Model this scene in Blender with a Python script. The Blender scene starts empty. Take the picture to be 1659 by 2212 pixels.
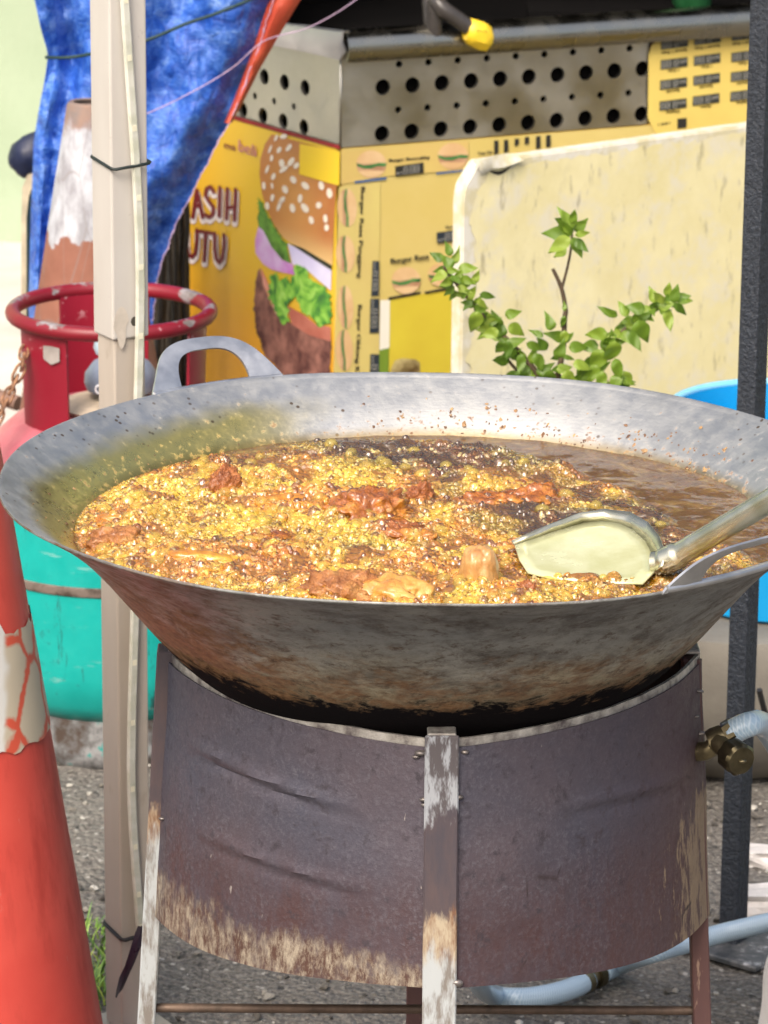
import bpy, bmesh, math, random
import numpy as np
from mathutils import Vector, Matrix, noise as mnoise

random.seed(7); np.random.seed(7)
S = bpy.context.scene
COL = S.collection
R = math.radians

# ------------------------------------------------------------------ camera
CAM_L, CAM_H = 3.37, 1.75            # metres in front of the wok, eye height
PITCH, ROLL = R(16.3), 0.0084
FPX = 8690.0                         # focal length in units of a 1659 x 2212 picture
cF = Vector((0, math.cos(PITCH), -math.sin(PITCH)))
cR0, cU0 = Vector((1, 0, 0)), Vector((0, math.sin(PITCH), math.cos(PITCH)))
cR = cR0*math.cos(ROLL) + cU0*math.sin(ROLL)
cU = -cR0*math.sin(ROLL) + cU0*math.cos(ROLL)
cO = Vector((0, -CAM_L, CAM_H))
cam = bpy.data.cameras.new('camera')
camo = bpy.data.objects.new('camera', cam); COL.objects.link(camo)
camo.matrix_world = Matrix(((cR.x, cU.x, -cF.x, cO.x), (cR.y, cU.y, -cF.y, cO.y),
                            (cR.z, cU.z, -cF.z, cO.z), (0, 0, 0, 1)))
cam.sensor_fit = 'VERTICAL'; cam.sensor_height = 24.0; cam.sensor_width = 18.0
cam.lens = 24.0*FPX/2212.0
cam.clip_start = 0.05; cam.clip_end = 500
cam.dof.use_dof = True; cam.dof.focus_distance = 3.33; cam.dof.aperture_fstop = 15.0
S.camera = camo

# ------------------------------------------------------------------ light
SUN_EL, SUN_AZ = R(48), R(-158)      # azimuth from +Y towards +X: behind the camera, to the left
world = bpy.data.worlds.new('World'); S.world = world; world.use_nodes = True
wn = world.node_tree; wn.nodes.clear()
sky = wn.nodes.new('ShaderNodeTexSky'); sky.sky_type = 'NISHITA'; sky.sun_disc = False
sky.sun_elevation = SUN_EL; sky.sun_rotation = SUN_AZ
sky.air_density = 1.0; sky.dust_density = 8.0; sky.ozone_density = 0.8
wb = wn.nodes.new('ShaderNodeBackground'); wb.inputs['Strength'].default_value = 0.15
wo = wn.nodes.new('ShaderNodeOutputWorld')
wn.links.new(sky.outputs[0], wb.inputs[0]); wn.links.new(wb.outputs[0], wo.inputs[0])
sun = bpy.data.lights.new('sun', 'SUN'); sun.energy = 1.1; sun.angle = R(28); sun.color = (1.0, 0.97, 0.93)
suno = bpy.data.objects.new('sun', sun); COL.objects.link(suno)
sd = Vector((math.sin(SUN_AZ)*math.cos(SUN_EL), math.cos(SUN_AZ)*math.cos(SUN_EL), math.sin(SUN_EL)))
suno.rotation_euler = sd.to_track_quat('Z', 'Y').to_euler(); suno.location = sd*20
S.view_settings.view_transform = 'Standard'; S.view_settings.look = 'None'
S.view_settings.exposure = 0.78; S.view_settings.gamma = 1.0
S.view_settings.use_curve_mapping = False
S.render.engine = 'CYCLES'
S.cycles.max_bounces = 6; S.cycles.diffuse_bounces = 3; S.cycles.glossy_bounces = 4; S.cycles.transmission_bounces = 5; S.cycles.transparent_max_bounces = 12
S.cycles.caustics_refractive = False; S.cycles.caustics_reflective = False
S.cycles.sample_clamp_indirect = 6.0

# ------------------------------------------------------------------ measuring helpers
def ray(px, py):
    return (cF + cR*((px-829.5)/FPX) + cU*((1106-py)/FPX))
def at(px, py, Y):                   # point on the ray of a picture position at depth Y
    d = ray(px, py); return cO + d*((Y-cO.y)/d.y)
def atz(px, py, Z):                  # ... at height Z
    d = ray(px, py); return cO + d*((Z-cO.z)/d.z)
def zoomer(x0, y0, k):
    return lambda zx, zy: ((x0+zx*k)*0.86406, (y0+zy*k)*0.86406)
class Plane:                         # an upright face: origin point, direction along it
    def __init__(s, o, ang):
        s.o = Vector(o); s.u = Vector((math.cos(ang), math.sin(ang), 0)); s.v = Vector((0, 0, 1))
        s.n = s.u.cross(s.v)         # faces the camera side
        if s.n.dot(cO-s.o) < 0: s.n = -s.n
    def hit(s, px, py, off=0.0):
        d = ray(px, py); t = (s.o+s.n*off-cO).dot(s.n)/d.dot(s.n); return cO+d*t

def fbm(x, y, z, o=4, l=2.0, g=0.5):
    a, f, s = 1.0, 1.0, 0.0
    for _ in range(o):
        s += a*mnoise.noise((x*f, y*f, z*f)); a *= g; f *= l
    return s
def sst(a, b, x):
    t = min(1, max(0, (x-a)/(b-a))); return t*t*(3-2*t)

# ------------------------------------------------------------------ object helpers
def org(o):
    v = Vector((0, 0, 0))
    while o is not None:
        v += o.location; o = o.parent
    return v
def tag(o, label=None, cat=None, group=None, kind=None):
    if label: o['label'] = label
    if cat: o['category'] = cat
    if group: o['group'] = group
    if kind: o['kind'] = kind
    return o
def thing(name, loc, label, cat, group=None):
    o = bpy.data.objects.new(name, None); o.empty_display_size = 0.05
    COL.objects.link(o); o.location = loc
    return tag(o, label, cat, group)
def mk(name, verts, faces, mat, parent=None, smooth=False, base=None):
    """one mesh object; verts are given in world coordinates"""
    b = org(parent) if parent is not None else Vector(base if base is not None else (0, 0, 0))
    me = bpy.data.meshes.new(name)
    me.from_pydata([tuple(Vector(v)-b) for v in verts], [], faces)
    if smooth: me.polygons.foreach_set('use_smooth', [True]*len(me.polygons))
    me.update()
    o = bpy.data.objects.new(name, me); COL.objects.link(o)
    if mat: me.materials.append(mat)
    if parent is not None: o.parent = parent
    else: o.location = b
    return o
def mkbm(name, bm, mat, parent=None, smooth=False, base=None, fix=True):
    if fix: bmesh.ops.recalc_face_normals(bm, faces=bm.faces)
    bm.verts.ensure_lookup_table(); bm.verts.index_update()
    v = [x.co.copy() for x in bm.verts]; f = [[q.index for q in p.verts] for p in bm.faces]; bm.free()
    return mk(name, v, f, mat, parent, smooth, base)
def smooth_angle(o, deg=35):
    me = o.data
    me.polygons.foreach_set('use_smooth', [True]*len(me.polygons))
    try: me.set_sharp_from_angle(angle=R(deg))
    except Exception: pass
    return o
def copyobj(o, parent=None):
    c = o.copy(); COL.objects.link(c); c.parent = parent; return c

def box_bm(c, size, bev=0.0, rot=None, seg=1, bm=None):
    own = bm is None
    if own: bm = bmesh.new()
    m = Matrix.Translation(Vector(c)) @ (rot.to_4x4() if rot else Matrix.Identity(4)) @ Matrix.Diagonal((size[0], size[1], size[2], 1))
    r = bmesh.ops.create_cube(bm, size=1.0, matrix=m)
    if bev > 0:
        es = list({e for v in r['verts'] for e in v.link_edges})
        bmesh.ops.bevel(bm, geom=es, offset=bev, segments=seg, affect='EDGES', profile=0.5)
    return bm
def box(name, c, size, mat, parent=None, bev=0.0, rot=None, seg=1, base=None):
    return mkbm(name, box_bm(c, size, bev, rot, seg), mat, parent, base=base)
def lathe_vf(prof, seg=64, c=(0, 0, 0), a0=0.0, a1=None):
    """prof: (radius, z) list. full turn if a1 is None"""
    c = Vector(c); full = a1 is None
    if full: a1 = a0+2*math.pi
    n = seg if full else seg+1
    V, F = [], []
    for r, z in prof:
        for i in range(n):
            a = a0+(a1-a0)*i/seg
            V.append(c+Vector((r*math.cos(a), r*math.sin(a), z)))
    for j in range(len(prof)-1):
        for i in range(seg):
            i2 = (i+1) % n
            F.append((j*n+i, j*n+i2, (j+1)*n+i2, (j+1)*n+i))
    return V, F
def lathe(name, prof, mat, parent=None, seg=64, c=(0, 0, 0), smooth=True, base=None, cap=False, ang=None):
    V, F = lathe_vf(prof, seg, c)
    if cap:
        F.append(tuple(range(seg-1, -1, -1))); k = (len(prof)-1)*seg
        F.append(tuple(range(k, k+seg)))
    o = mk(name, V, F, mat, parent, smooth, base)
    bm = bmesh.new(); bm.from_mesh(o.data); bmesh.ops.remove_doubles(bm, verts=bm.verts, dist=1e-6)
    bmesh.ops.recalc_face_normals(bm, faces=bm.faces); bm.to_mesh(o.data); bm.free()
    if smooth: smooth_angle(o, ang or 40)
    return o
def spline(pts, n=8):
    """Catmull-Rom through points"""
    P = [Vector(p) for p in pts]; P = [P[0]*2-P[1]]+P+[P[-1]*2-P[-2]]; out = []
    for i in range(1, len(P)-2):
        a, b, c, d = P[i-1:i+3]
        for k in range(n):
            t = k/n
            out.append(0.5*((2*b)+(c-a)*t+(2*a-5*b+4*c-d)*t*t+(3*b-a-3*c+d)*t**3))
    out.append(P[-2]); return out
def tube_vf(pts, rad, sides=10, flat=None, caps=True, closed=False):
    P = [Vector(p) for p in pts]; n = len(P)
    rr = rad if hasattr(rad, '__len__') else [rad]*n
    V, F = [], []
    t0 = (P[1]-P[0]).normalized()
    up = Vector((0, 0, 1)) if abs(t0.z) < 0.95 else Vector((1, 0, 0))
    x = t0.cross(up).normalized()
    for i in range(n):
        if closed: t = (P[(i+1) % n]-P[i-1]).normalized()
        else: t = (P[min(i+1, n-1)]-P[max(i-1, 0)]).normalized()
        x = (x-t*x.dot(t)).normalized(); y = t.cross(x)
        for k in range(sides):
            a = 2*math.pi*k/sides
            V.append(P[i]+x*(math.cos(a)*rr[i])+y*(math.sin(a)*rr[i]*(flat or 1)))
    m = n if closed else n-1
    for i in range(m):
        j = (i+1) % n
        for k in range(sides):
            k2 = (k+1) % sides
            F.append((i*sides+k, i*sides+k2, j*sides+k2, j*sides+k))
    if caps and not closed:
        F.append(tuple(range(sides-1, -1, -1))); F.append(tuple((n-1)*sides+k for k in range(sides)))
    return V, F
def tube(name, pts, rad, mat, parent=None, sides=10, flat=None, closed=False, base=None):
    V, F = tube_vf(pts, rad, sides, flat, True, closed)
    o = mk(name, V, F, mat, parent, True, base); return smooth_angle(o, 50)
def merge(parts):
    V, F = [], []
    for v, f in parts:
        k = len(V); V += list(v); F += [tuple(i+k for i in q) for q in f]
    return V, F
def sheet(name, grid, thick, mat, parent=None, base=None, smooth=True):
    """grid[row][col] of points -> sheet with thickness"""
    nr, nc = len(grid), len(grid[0])
    P = [[Vector(p) for p in row] for row in grid]
    N = [[None]*nc for _ in range(nr)]
    for i in range(nr):
        for j in range(nc):
            a = P[min(i+1, nr-1)][j]-P[max(i-1, 0)][j]; b = P[i][min(j+1, nc-1)]-P[i][max(j-1, 0)]
            q = a.cross(b); N[i][j] = q.normalized() if q.length > 1e-12 else Vector((0, 0, 1))
    V = [P[i][j]+N[i][j]*thick/2 for i in range(nr) for j in range(nc)]
    V += [P[i][j]-N[i][j]*thick/2 for i in range(nr) for j in range(nc)]
    F = []; k = nr*nc
    for i in range(nr-1):
        for j in range(nc-1):
            a, b, c, d = i*nc+j, i*nc+j+1, (i+1)*nc+j+1, (i+1)*nc+j
            F.append((a, b, c, d)); F.append((d+k, c+k, b+k, a+k))
    for i in range(nr-1):
        for j in (0, nc-1):
            a, d = i*nc+j, (i+1)*nc+j; F.append((a, d, d+k, a+k) if j == 0 else (d, a, a+k, d+k))
    for j in range(nc-1):
        for i in (0, nr-1):
            a, b = i*nc+j, i*nc+j+1; F.append((b, a, a+k, b+k) if i == 0 else (a, b, b+k, a+k))
    o = mk(name, V, F, mat, parent, smooth, base)
    if smooth: smooth_angle(o, 50)
    return o

# ------------------------------------------------------------------ material helpers
class M:
    def __init__(s, name, base=(.5, .5, .5), rough=.5, metal=0.0, **kw):
        s.m = bpy.data.materials.new(name); s.m.use_nodes = True
        s.t = s.m.node_tree; s.b = s.t.nodes['Principled BSDF']
        s.set('Base Color', base); s.set('Roughness', rough); s.set('Metallic', metal)
        for k, v in kw.items(): s.set(k.replace('_', ' '), v)
    def set(s, k, v):
        i = s.b.inputs[k]
        if hasattr(v, 'is_linked') or isinstance(v, bpy.types.NodeSocket): s.t.links.new(v, i)
        else: i.default_value = (*v, 1) if hasattr(v, '__len__') and len(v) == 3 and i.type == 'RGBA' else v
        return s
    def n(s, t): return s.t.nodes.new(t)
    def put(s, i, v):
        if isinstance(v, bpy.types.NodeSocket): s.t.links.new(v, i)
        else: i.default_value = (*v, 1) if hasattr(v, '__len__') and len(v) == 3 and i.type == 'RGBA' else v
    def co(s, scale=(1, 1, 1), loc=(0, 0, 0), rot=(0, 0, 0), kind='Object'):
        c = s.n('ShaderNodeTexCoord'); mp = s.n('ShaderNodeMapping')
        s.t.links.new(c.outputs[kind], mp.inputs[0])
        mp.inputs['Scale'].default_value = scale; mp.inputs['Location'].default_value = loc; mp.inputs['Rotation'].default_value = rot
        return mp.outputs[0]
    def noise(s, scale, detail=4, rough=.55, vec=None, dist=0.0, out='Fac'):
        x = s.n('ShaderNodeTexNoise'); x.inputs['Scale'].default_value = scale
        x.inputs['Detail'].default_value = detail; x.inputs['Roughness'].default_value = rough; x.inputs['Distortion'].default_value = dist
        s.t.links.new(vec if vec is not None else s.co(), x.inputs['Vector']); return x.outputs[out]
    def voro(s, scale, feature='F1', vec=None, out='Distance', rnd=1.0):
        x = s.n('ShaderNodeTexVoronoi'); x.feature = feature; x.inputs['Scale'].default_value = scale
        x.inputs['Randomness'].default_value = rnd
        s.t.links.new(vec if vec is not None else s.co(), x.inputs['Vector']); return x.outputs[out]
    def xyz(s, vec=None, kind='Object'):
        x = s.n('ShaderNodeSeparateXYZ'); s.t.links.new(vec if vec is not None else s.co(kind=kind), x.inputs[0]); return x.outputs
    def ramp(s, fac, stops, interp='LINEAR'):
        x = s.n('ShaderNodeValToRGB'); x.color_ramp.interpolation = interp; e = x.color_ramp.elements
        while len(e) > 1: e.remove(e[0])
        for i, (p, c) in enumerate(stops):
            q = e[0] if i == 0 else e.new(p)
            q.position = p; q.color = (c, c, c, 1) if not hasattr(c, '__len__') else (*c, 1)
        s.put(x.inputs[0], fac); return x.outputs[0]
    def mix(s, fac, a, b, blend='MIX'):
        x = s.n('ShaderNodeMix'); x.data_type = 'RGBA'; x.blend_type = blend
        s.put(x.inputs[0], fac); s.put(x.inputs[6], a); s.put(x.inputs[7], b); return x.outputs[2]
    def ma(s, op, a, b=0.0, clamp=False, c=None):
        x = s.n('ShaderNodeMath'); x.operation = op; x.use_clamp = clamp
        s.put(x.inputs[0], a); s.put(x.inputs[1], b)
        if c is not None: s.put(x.inputs[2], c)
        return x.outputs[0]
    def step(s, v, lo, hi, a=0.0, b=1.0, smooth=True):
        x = s.n('ShaderNodeMapRange'); x.interpolation_type = 'SMOOTHSTEP' if smooth else 'LINEAR'
        s.put(x.inputs[0], v)
        for i, q in zip((1, 2, 3, 4), (lo, hi, a, b)): s.put(x.inputs[i], q)
        return x.outputs[0]
    def attr(s, name, out='Color'):
        x = s.n('ShaderNodeAttribute'); x.attribute_name = name; return x.outputs[out]
    def bump(s, h, strength=.5, dist=.002, nrm=None):
        x = s.n('ShaderNodeBump'); x.inputs['Strength'].default_value = strength; x.inputs['Distance'].default_value = dist
        s.put(x.inputs['Height'], h)
        if nrm is not None: s.t.links.new(nrm, x.inputs['Normal'])
        s.t.links.new(x.outputs[0], s.b.inputs['Normal']); return x.outputs[0]
def plain(name, c, rough=.5, metal=0.0, var=.25, scale=30, bump=0.0, bscale=200, **kw):
    """a colour with mottling and fine relief"""
    m = M(name, c, rough, metal, **kw)
    f = m.noise(scale, 5, .6)
    m.set('Base Color', m.mix(m.ramp(f, [(.3, 0), (.7, 1)]), tuple(x*(1-var) for x in c), tuple(min(1, x*(1+var)) for x in c)))
    m.set('Roughness', m.step(m.noise(scale*2.3, 4), .3, .7, max(.03, rough-.1), min(1, rough+.1)))
    if bump: m.bump(m.noise(bscale, 4), bump, .001)
    return m.m
def srgb(h):
    h = h.lstrip('#'); c = [int(h[i:i+2], 16)/255 for i in (0, 2, 4)]
    return tuple(x/12.92 if x <= .04045 else ((x+.055)/1.055)**2.4 for x in c)
# ================================================================== SETTING
# ---- ground: rough worn tarmac with grit
m = M('ground_tarmac', (.12, .11, .1), .9)
big = m.noise(2.2, 5, .6); fine = m.noise(160, 4, .7); sp = m.voro(120, 'F1'); sp2 = m.voro(55, 'F1')
col = m.mix(m.ramp(big, [(.35, 0), (.65, 1)]), (.08, .072, .062), (.165, .15, .13))
col = m.mix(m.ramp(fine, [(.42, 0), (.66, 1)]), col, (.26, .24, .21))
col = m.mix(m.ramp(sp2, [(.10, 1), (.2, 0)]), col, (.42, .4, .36))
col = m.mix(m.ramp(m.noise(60, 3, .7), [(.6, 0), (.72, 1)]), col, (.035, .032, .03))
m.set('Base Color', col); m.bump(m.ma('ADD', fine, m.ma('MULTIPLY', sp, -1.2)), .9, .006)
MAT_GROUND = m.m
def span(a, b, st, outs):
    q = [a+i*st for i in range(int(round((b-a)/st))+1)]
    return [-o for o in outs[::-1]]+q+list(outs)
xs = span(-1.1, 1.3, .016, [2.5, 6, 15, 40, 120]); ys = span(-.7, 2.6, .016, [4, 8, 20, 60, 160])
gv = [(x, y, (0.006*fbm(x*9, y*9, 1.3, 3)+0.004*fbm(x*45, y*45, 4.1, 2)) if (-1.2 < x < 1.4 and -.8 < y < 2.7) else 0) for y in ys for x in xs]
nx = len(xs)
gf = [(j*nx+i, j*nx+i+1, (j+1)*nx+i+1, (j+1)*nx+i) for j in range(len(ys)-1) for i in range(nx-1)]
ground = mk('ground', gv, gf, MAT_GROUND, smooth=True); tag(ground, kind='structure')

# loose grit and small stones: nobody could count them
def stones(n, xr, yr, smin, smax, seed, name, mat, label):
    rnd = random.Random(seed); bm = bmesh.new(); bmesh.ops.create_icosphere(bm, subdivisions=1, radius=1.0)
    bv = np.array([v.co[:] for v in bm.verts]); bf = np.array([[q.index for q in f.verts] for f in bm.faces]); bm.free()
    V, F = [], []
    for i in range(n):
        x, y = rnd.uniform(*xr), rnd.uniform(*yr); s = smin+(smax-smin)*rnd.random()**3
        q = bv*(1+.28*np.random.randn(len(bv), 1))*np.array([s*rnd.uniform(.7, 1.3), s*rnd.uniform(.7, 1.3), s*rnd.uniform(.4, .8)])
        a = rnd.uniform(0, 6.28); c, d = math.cos(a), math.sin(a)
        q = q@np.array([[c, d, 0], [-d, c, 0], [0, 0, 1]])+np.array([x, y, s*.15+.003])
        F.append(bf+len(bv)*i); V.append(q)
    V = np.concatenate(V); F = np.concatenate(F)
    o = mk(name, V.tolist(), F.tolist(), mat); return tag(o, label, 'gravel', kind='stuff')
m = M('grit_stone', (.2, .19, .17), .9)
rn = m.n('ShaderNodeNewGeometry').outputs['Random Per Island']
m.set('Base Color', m.ramp(rn, [(0, (.05, .045, .04)), (.5, (.16, .145, .12)), (.8, (.3, .28, .24)), (1, (.55, .53, .48))]))
stones(5200, (-.62, 1.0), (-.45, 1.9), .0012, .0065, 3, 'gravel', m.m, 'loose grit and small stones scattered over the dark tarmac')

# ---- pale concrete pavement along the green wall
m = M('pavement_concrete', (.45, .42, .39), .85)
m.set('Base Color', m.mix(m.ramp(m.noise(3, 6, .65), [(.3, 0), (.7, 1)]), (.5, .43, .4), (.66, .63, .6))); m.bump(m.noise(90, 4), .3, .003)
pav = box('pavement', (-1.3, 3.55, .03), (4.4, 1.5, .06), m.m, bev=.008); tag(pav, kind='structure')

# ---- pale green rendered wall
WALL_Y = 4.25
m = M('green_render', (.55, .72, .5), .85)
m.set('Base Color', m.mix(m.ramp(m.noise(5, 6, .65), [(.3, 0), (.75, 1)]), (.335, .43, .295), (.39, .48, .345)))
zz = m.xyz()[2]
m.set('Base Color', m.mix(m.ma('MULTIPLY', m.step(zz, .5, .1), m.ramp(m.noise(9, 5), [(.4, 0), (.6, 1)])), m.b.inputs['Base Color'].links[0].from_socket, (.4, .5, .36)))
m.bump(m.noise(70, 5, .6), .35, .004)
wall = box('rendered_wall', (0, WALL_Y+.1, 1.45), (14, .2, 2.9), m.m, base=(0, WALL_Y+.1, 0))
tag(wall, 'pale green rendered wall behind the blue tarpaulin', 'wall')
pipe_m = plain('grey_conduit', (.1, .12, .11), .55)
for k, (py, rr, lab) in enumerate(((572, .010, 'thin dark cable, the upper of two running along the green wall'), (606, .016, 'thick grey pipe, the lower of two running along the green wall'))):
    p = at(10, py, WALL_Y-.03)
    o = tube('wall_pipe', [(-4, p.y, p.z+.02), (-2.2, p.y, p.z+.01), (p.x, p.y, p.z), (1.5, p.y, p.z-.03), (4, p.y, p.z-.02)], rr, pipe_m, base=(p.x, p.y, p.z))
    tag(o, lab, 'pipe')

# ================================================================== FOOD CART
def solve_plane(p1, p2, Y):
    o = at(p1[0], p1[1], Y); lo, hi = (R(2), R(70)) if p2[0] > p1[0] else (R(95), R(172))
    f = lambda a: Plane(o, a).hit(*p2).z-o.z
    s0 = f(lo) > 0
    for _ in range(60):
        mid = (lo+hi)/2
        if (f(mid) > 0) == s0: lo = mid
        else: hi = mid
    return Plane(o, (lo+hi)/2)
CORNER_Y = 2.45
PF = solve_plane((735, 319), (1400, 268), CORNER_Y)      # front face
PL = solve_plane((735, 319), (586, 277), CORNER_Y)       # left face
C0 = PF.o.copy()
ZB = C0.z; ZT = PF.hit(737, 112).z
def uz(P, px, py):
    h = P.hit(px, py); return ((h-P.o).dot(P.u), h.z)
def onp(P, u, z, off=0.0):
    return Vector((P.o.x, P.o.y, 0))+P.u*u+P.n*off+Vector((0, 0, z))
UF = 1.35; UPL = uz(PL, 396, 640)[0]; UPANEL = uz(PF, 1399, 180)[0]
print('cart', C0, ZB, ZT, 'panel', UPANEL, 'left', UPL, math.degrees(math.atan2(PF.u.y, PF.u.x)), math.degrees(math.atan2(PL.u.y, PL.u.x)))

bk_ = M('cart_black_and_shade', (.006, .0055, .0055), 1.0); bk_.set('Specular IOR Level', .05); bk_.set('Base Color', bk_.mix(bk_.noise(8, 4), (.004, .004, .004), (.009, .008, .008))); black = bk_.m  # black of wheels and sides, also standing in for shade inside
st = M('stainless_sheet', (.42, .40, .35), .38, 1.0)
st.set('Base Color', st.mix(st.ramp(st.noise(7, 6, .65), [(.3, 0), (.7, 1)]), (.46, .44, .38), (.64, .62, .56)))
st.set('Roughness', st.step(st.noise(14, 5), .3, .7, .32, .5)); st.bump(st.noise(40, 4, .6, st.co((1, 1, 14))), .12, .002)
STEEL = st.m
cart = thing('burger_cart', (C0.x, C0.y, 0), 'yellow street burger cart with perforated steel upper panel and menu stickers', 'food cart')
# lower body
fl = [onp(PF, 0, 0), onp(PF, UF, 0), onp(PF, UF, 0)+PL.u*.9, onp(PL, .9, 0)]
def prism(name, pts, z0, z1, mat, parent):
    n = len(pts); V = [Vector((p.x, p.y, z0)) for p in pts]+[Vector((p.x, p.y, z1)) for p in pts]
    F = [tuple(range(n-1, -1, -1)), tuple(range(n, 2*n))]+[(i, (i+1) % n, n+(i+1) % n, n+i) for i in range(n)]
    return mk(name, V, F, mat, parent)
yel = M('cart_yellow', (.62, .42, .06), .45)
yy = yel.noise(3, 4)
yel.set('Base Color', yel.mix(yel.ramp(yy, [(.3, 0), (.7, 1)]), (.58, .37, .07), (.68, .47, .1)))
yel.bump(yel.noise(6, 3, .5, yel.co((1, 1, .4))), .25, .006)
fl2 = [onp(PF, 0.002, 0, -.002), onp(PF, UF, 0, -.002), onp(PF, UF, 0)+PL.u*UPL, onp(PL, UPL, 0, -.002)]
prism('body', fl2, .12, ZB-.001, yel.m, cart)
inn = [onp(PF, .02, 0, -.018), onp(PF, UF-.05, 0, -.018), onp(PF, UF-.05, 0)+PL.u*.5, onp(PL, .5, 0, -.018)]
prism('hole_shade_block', inn, ZB, ZT-.012, black, cart)  # black block standing in for the shade behind the holes
# wheels under the body
for u in (.2, 1.15):
    c = onp(PF, u, .07, -.12)
    V, F = tube_vf([c-PF.n*.02, c+PF.n*.02], .065, 20); mk('wheel', V, F, black, cart, True)

def holed_panel(name, P, u0, u1, z0, z1, rows, mat, parent, thick=.0015):
    """rows: list of (zc, radius, [u centres]) from low to high"""
    V, F = [], []
    zs = [z0]+[(rows[i][0]+rows[i+1][0])/2 for i in range(len(rows)-1)]+[z1]
    # keep each hole inside its strip
    for i in range(len(rows)-1):
        a = rows[i][0]+rows[i][1]; b = rows[i+1][0]-rows[i+1][1]; zs[i+1] = (a+b)/2
    for r, (zc, rad, us) in enumerate(rows):
        us = sorted(us); ue = [u0]+[(us[i]+us[i+1])/2 for i in range(len(us)-1)]+[u1]
        for k, uc in enumerate(us):
            a0, a1, b0, b1 = ue[k], ue[k+1], zs[r], zs[r+1]
            angs = [2*math.pi*t/28 for t in range(28)]+[math.atan2(b-zc, a-uc) % (2*math.pi) for a in (a0, a1) for b in (b0, b1)]
            angs = sorted(set(round(t, 6) for t in angs)); n = len(angs); s = len(V)
            for t in angs:
                c, d = math.cos(t), math.sin(t)
                L = min(((a1-uc)/c if c > 1e-9 else (a0-uc)/c if c < -1e-9 else 9), ((b1-zc)/d if d > 1e-9 else (b0-zc)/d if d < -1e-9 else 9))
                V += [onp(P, uc+c*rad, zc+d*rad, 0), onp(P, uc+c*L, zc+d*L, 0), onp(P, uc+c*rad, zc+d*rad, -.006)]
            for q in range(n):
                w = (q+1) % n
                F.append((s+q*3, s+q*3+1, s+w*3+1, s+w*3)); F.append((s+q*3, s+w*3, s+w*3+2, s+q*3+2))
    return mk(name, V, F, mat, parent)
def row(P, p0, p1, n, rad):
    (ua, za), (ub, zb) = uz(P, *p0), uz(P, *p1)
    return ((za+zb)/2, rad, [ua+(ub-ua)*i/(n-1) for i in range(n)])
rb, rs = .0118, .0052
holed_panel('perforated_panel', PF, 0.0005, UPANEL, ZB, ZT, [row(PF, (825, 297), (1386, 238), 10, rb), row(PF, (860, 243), (1358, 195), 9, rs),
            row(PF, (827, 196), (1388, 141), 10, rb), row(PF, (862, 146), (1360, 97), 9, rs)], STEEL, cart)
z2 = zoomer(640, 0, .38577)
lr = [row(PL, z2(310, 852), z2(45, 785), 3, rb), row(PL, z2(245, 690), z2(118, 655), 2, rs), row(PL, z2(318, 565), z2(185, 535), 2, rb)]
lr = [(zc, r_, [u for u in us]+[us[-1]+(us[-1]-us[-2])*k for k in (1, 2, 3)]) for zc, r_, us in lr]
lr[0] = (min(lr[0][0], lr[0][0]), rb, lr[0][2])
lr = [(max(zc, ZB+rb+.004) if i == 0 else zc, r_, us) for i, (zc, r_, us) in enumerate(lr)]
holed_panel('perforated_panel', PL, 0.0005, UPL, ZB, ZT, lr, STEEL, cart)
# corner seam and red tape line
V, F = tube_vf([onp(PF, 0, ZB), onp(PF, 0, ZT)], .0022, 6); mk('corner_seam', V, F, STEEL, cart, True)
red = plain('red_tape', (.3, .012, .015), .5)
mk('red_edge_tape', [onp(PL, -.002, ZB-.002, .003), onp(PL, UPL, ZB-.002, .003), onp(PL, UPL, ZB+.004, .003), onp(PL, -.002, ZB+.004, .003)], [(0, 1, 2, 3)], red, cart)
# rolled front rail and bent side flange
a, b = uz(PF, 748, 96), uz(PF, 1642, 40)
RZ = a[1]
rail = []
for i in range(13):
    t = math.pi*(-.25+1.15*i/12); rail.append((.026*math.cos(t), .026*math.sin(t)))
grid = [[onp(PF, u, RZ+q[1]-.004, q[0]+.004) for q in rail] for u in (0.0, .35, .7, 1.05, UF)]
polished = M('polished_rail', (.36, .34, .28), .3, 1.0)
polished.set('Roughness', polished.step(polished.noise(25, 4), .3, .7, .18, .34))
sheet('counter_rail', grid, .002, polished.m, cart)
mk('counter_lip', [onp(PF, 0, RZ+.012, -.02), onp(PF, UF, RZ+.012, -.02), onp(PF, UF, RZ-.002, -.06), onp(PF, 0, RZ-.002, -.06)], [(0, 1, 2, 3)], black, cart)
alu = M('pale_flange', (.62, .63, .64), .45, .8)
alu.set('Roughness', alu.step(alu.noise(30, 4), .3, .7, .35, .5))
fz = z2
g = []
for (ux, uy), (lx, ly) in zip([(560, 205), (560, 212), (430, 195), (300, 175), (150, 160), (-60, 150)], [(585, 330), (545, 388), (430, 360), (300, 330), (150, 300), (-60, 265)]):
    A = PL.hit(*z2(ux, uy), .012); B = PL.hit(*z2(lx, ly), .006); g.append([A-PL.n*.012, A, A*.5+B*.5+PL.n*.004, B])
sheet('side_flange', g, .003, alu.m, cart)
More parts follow.
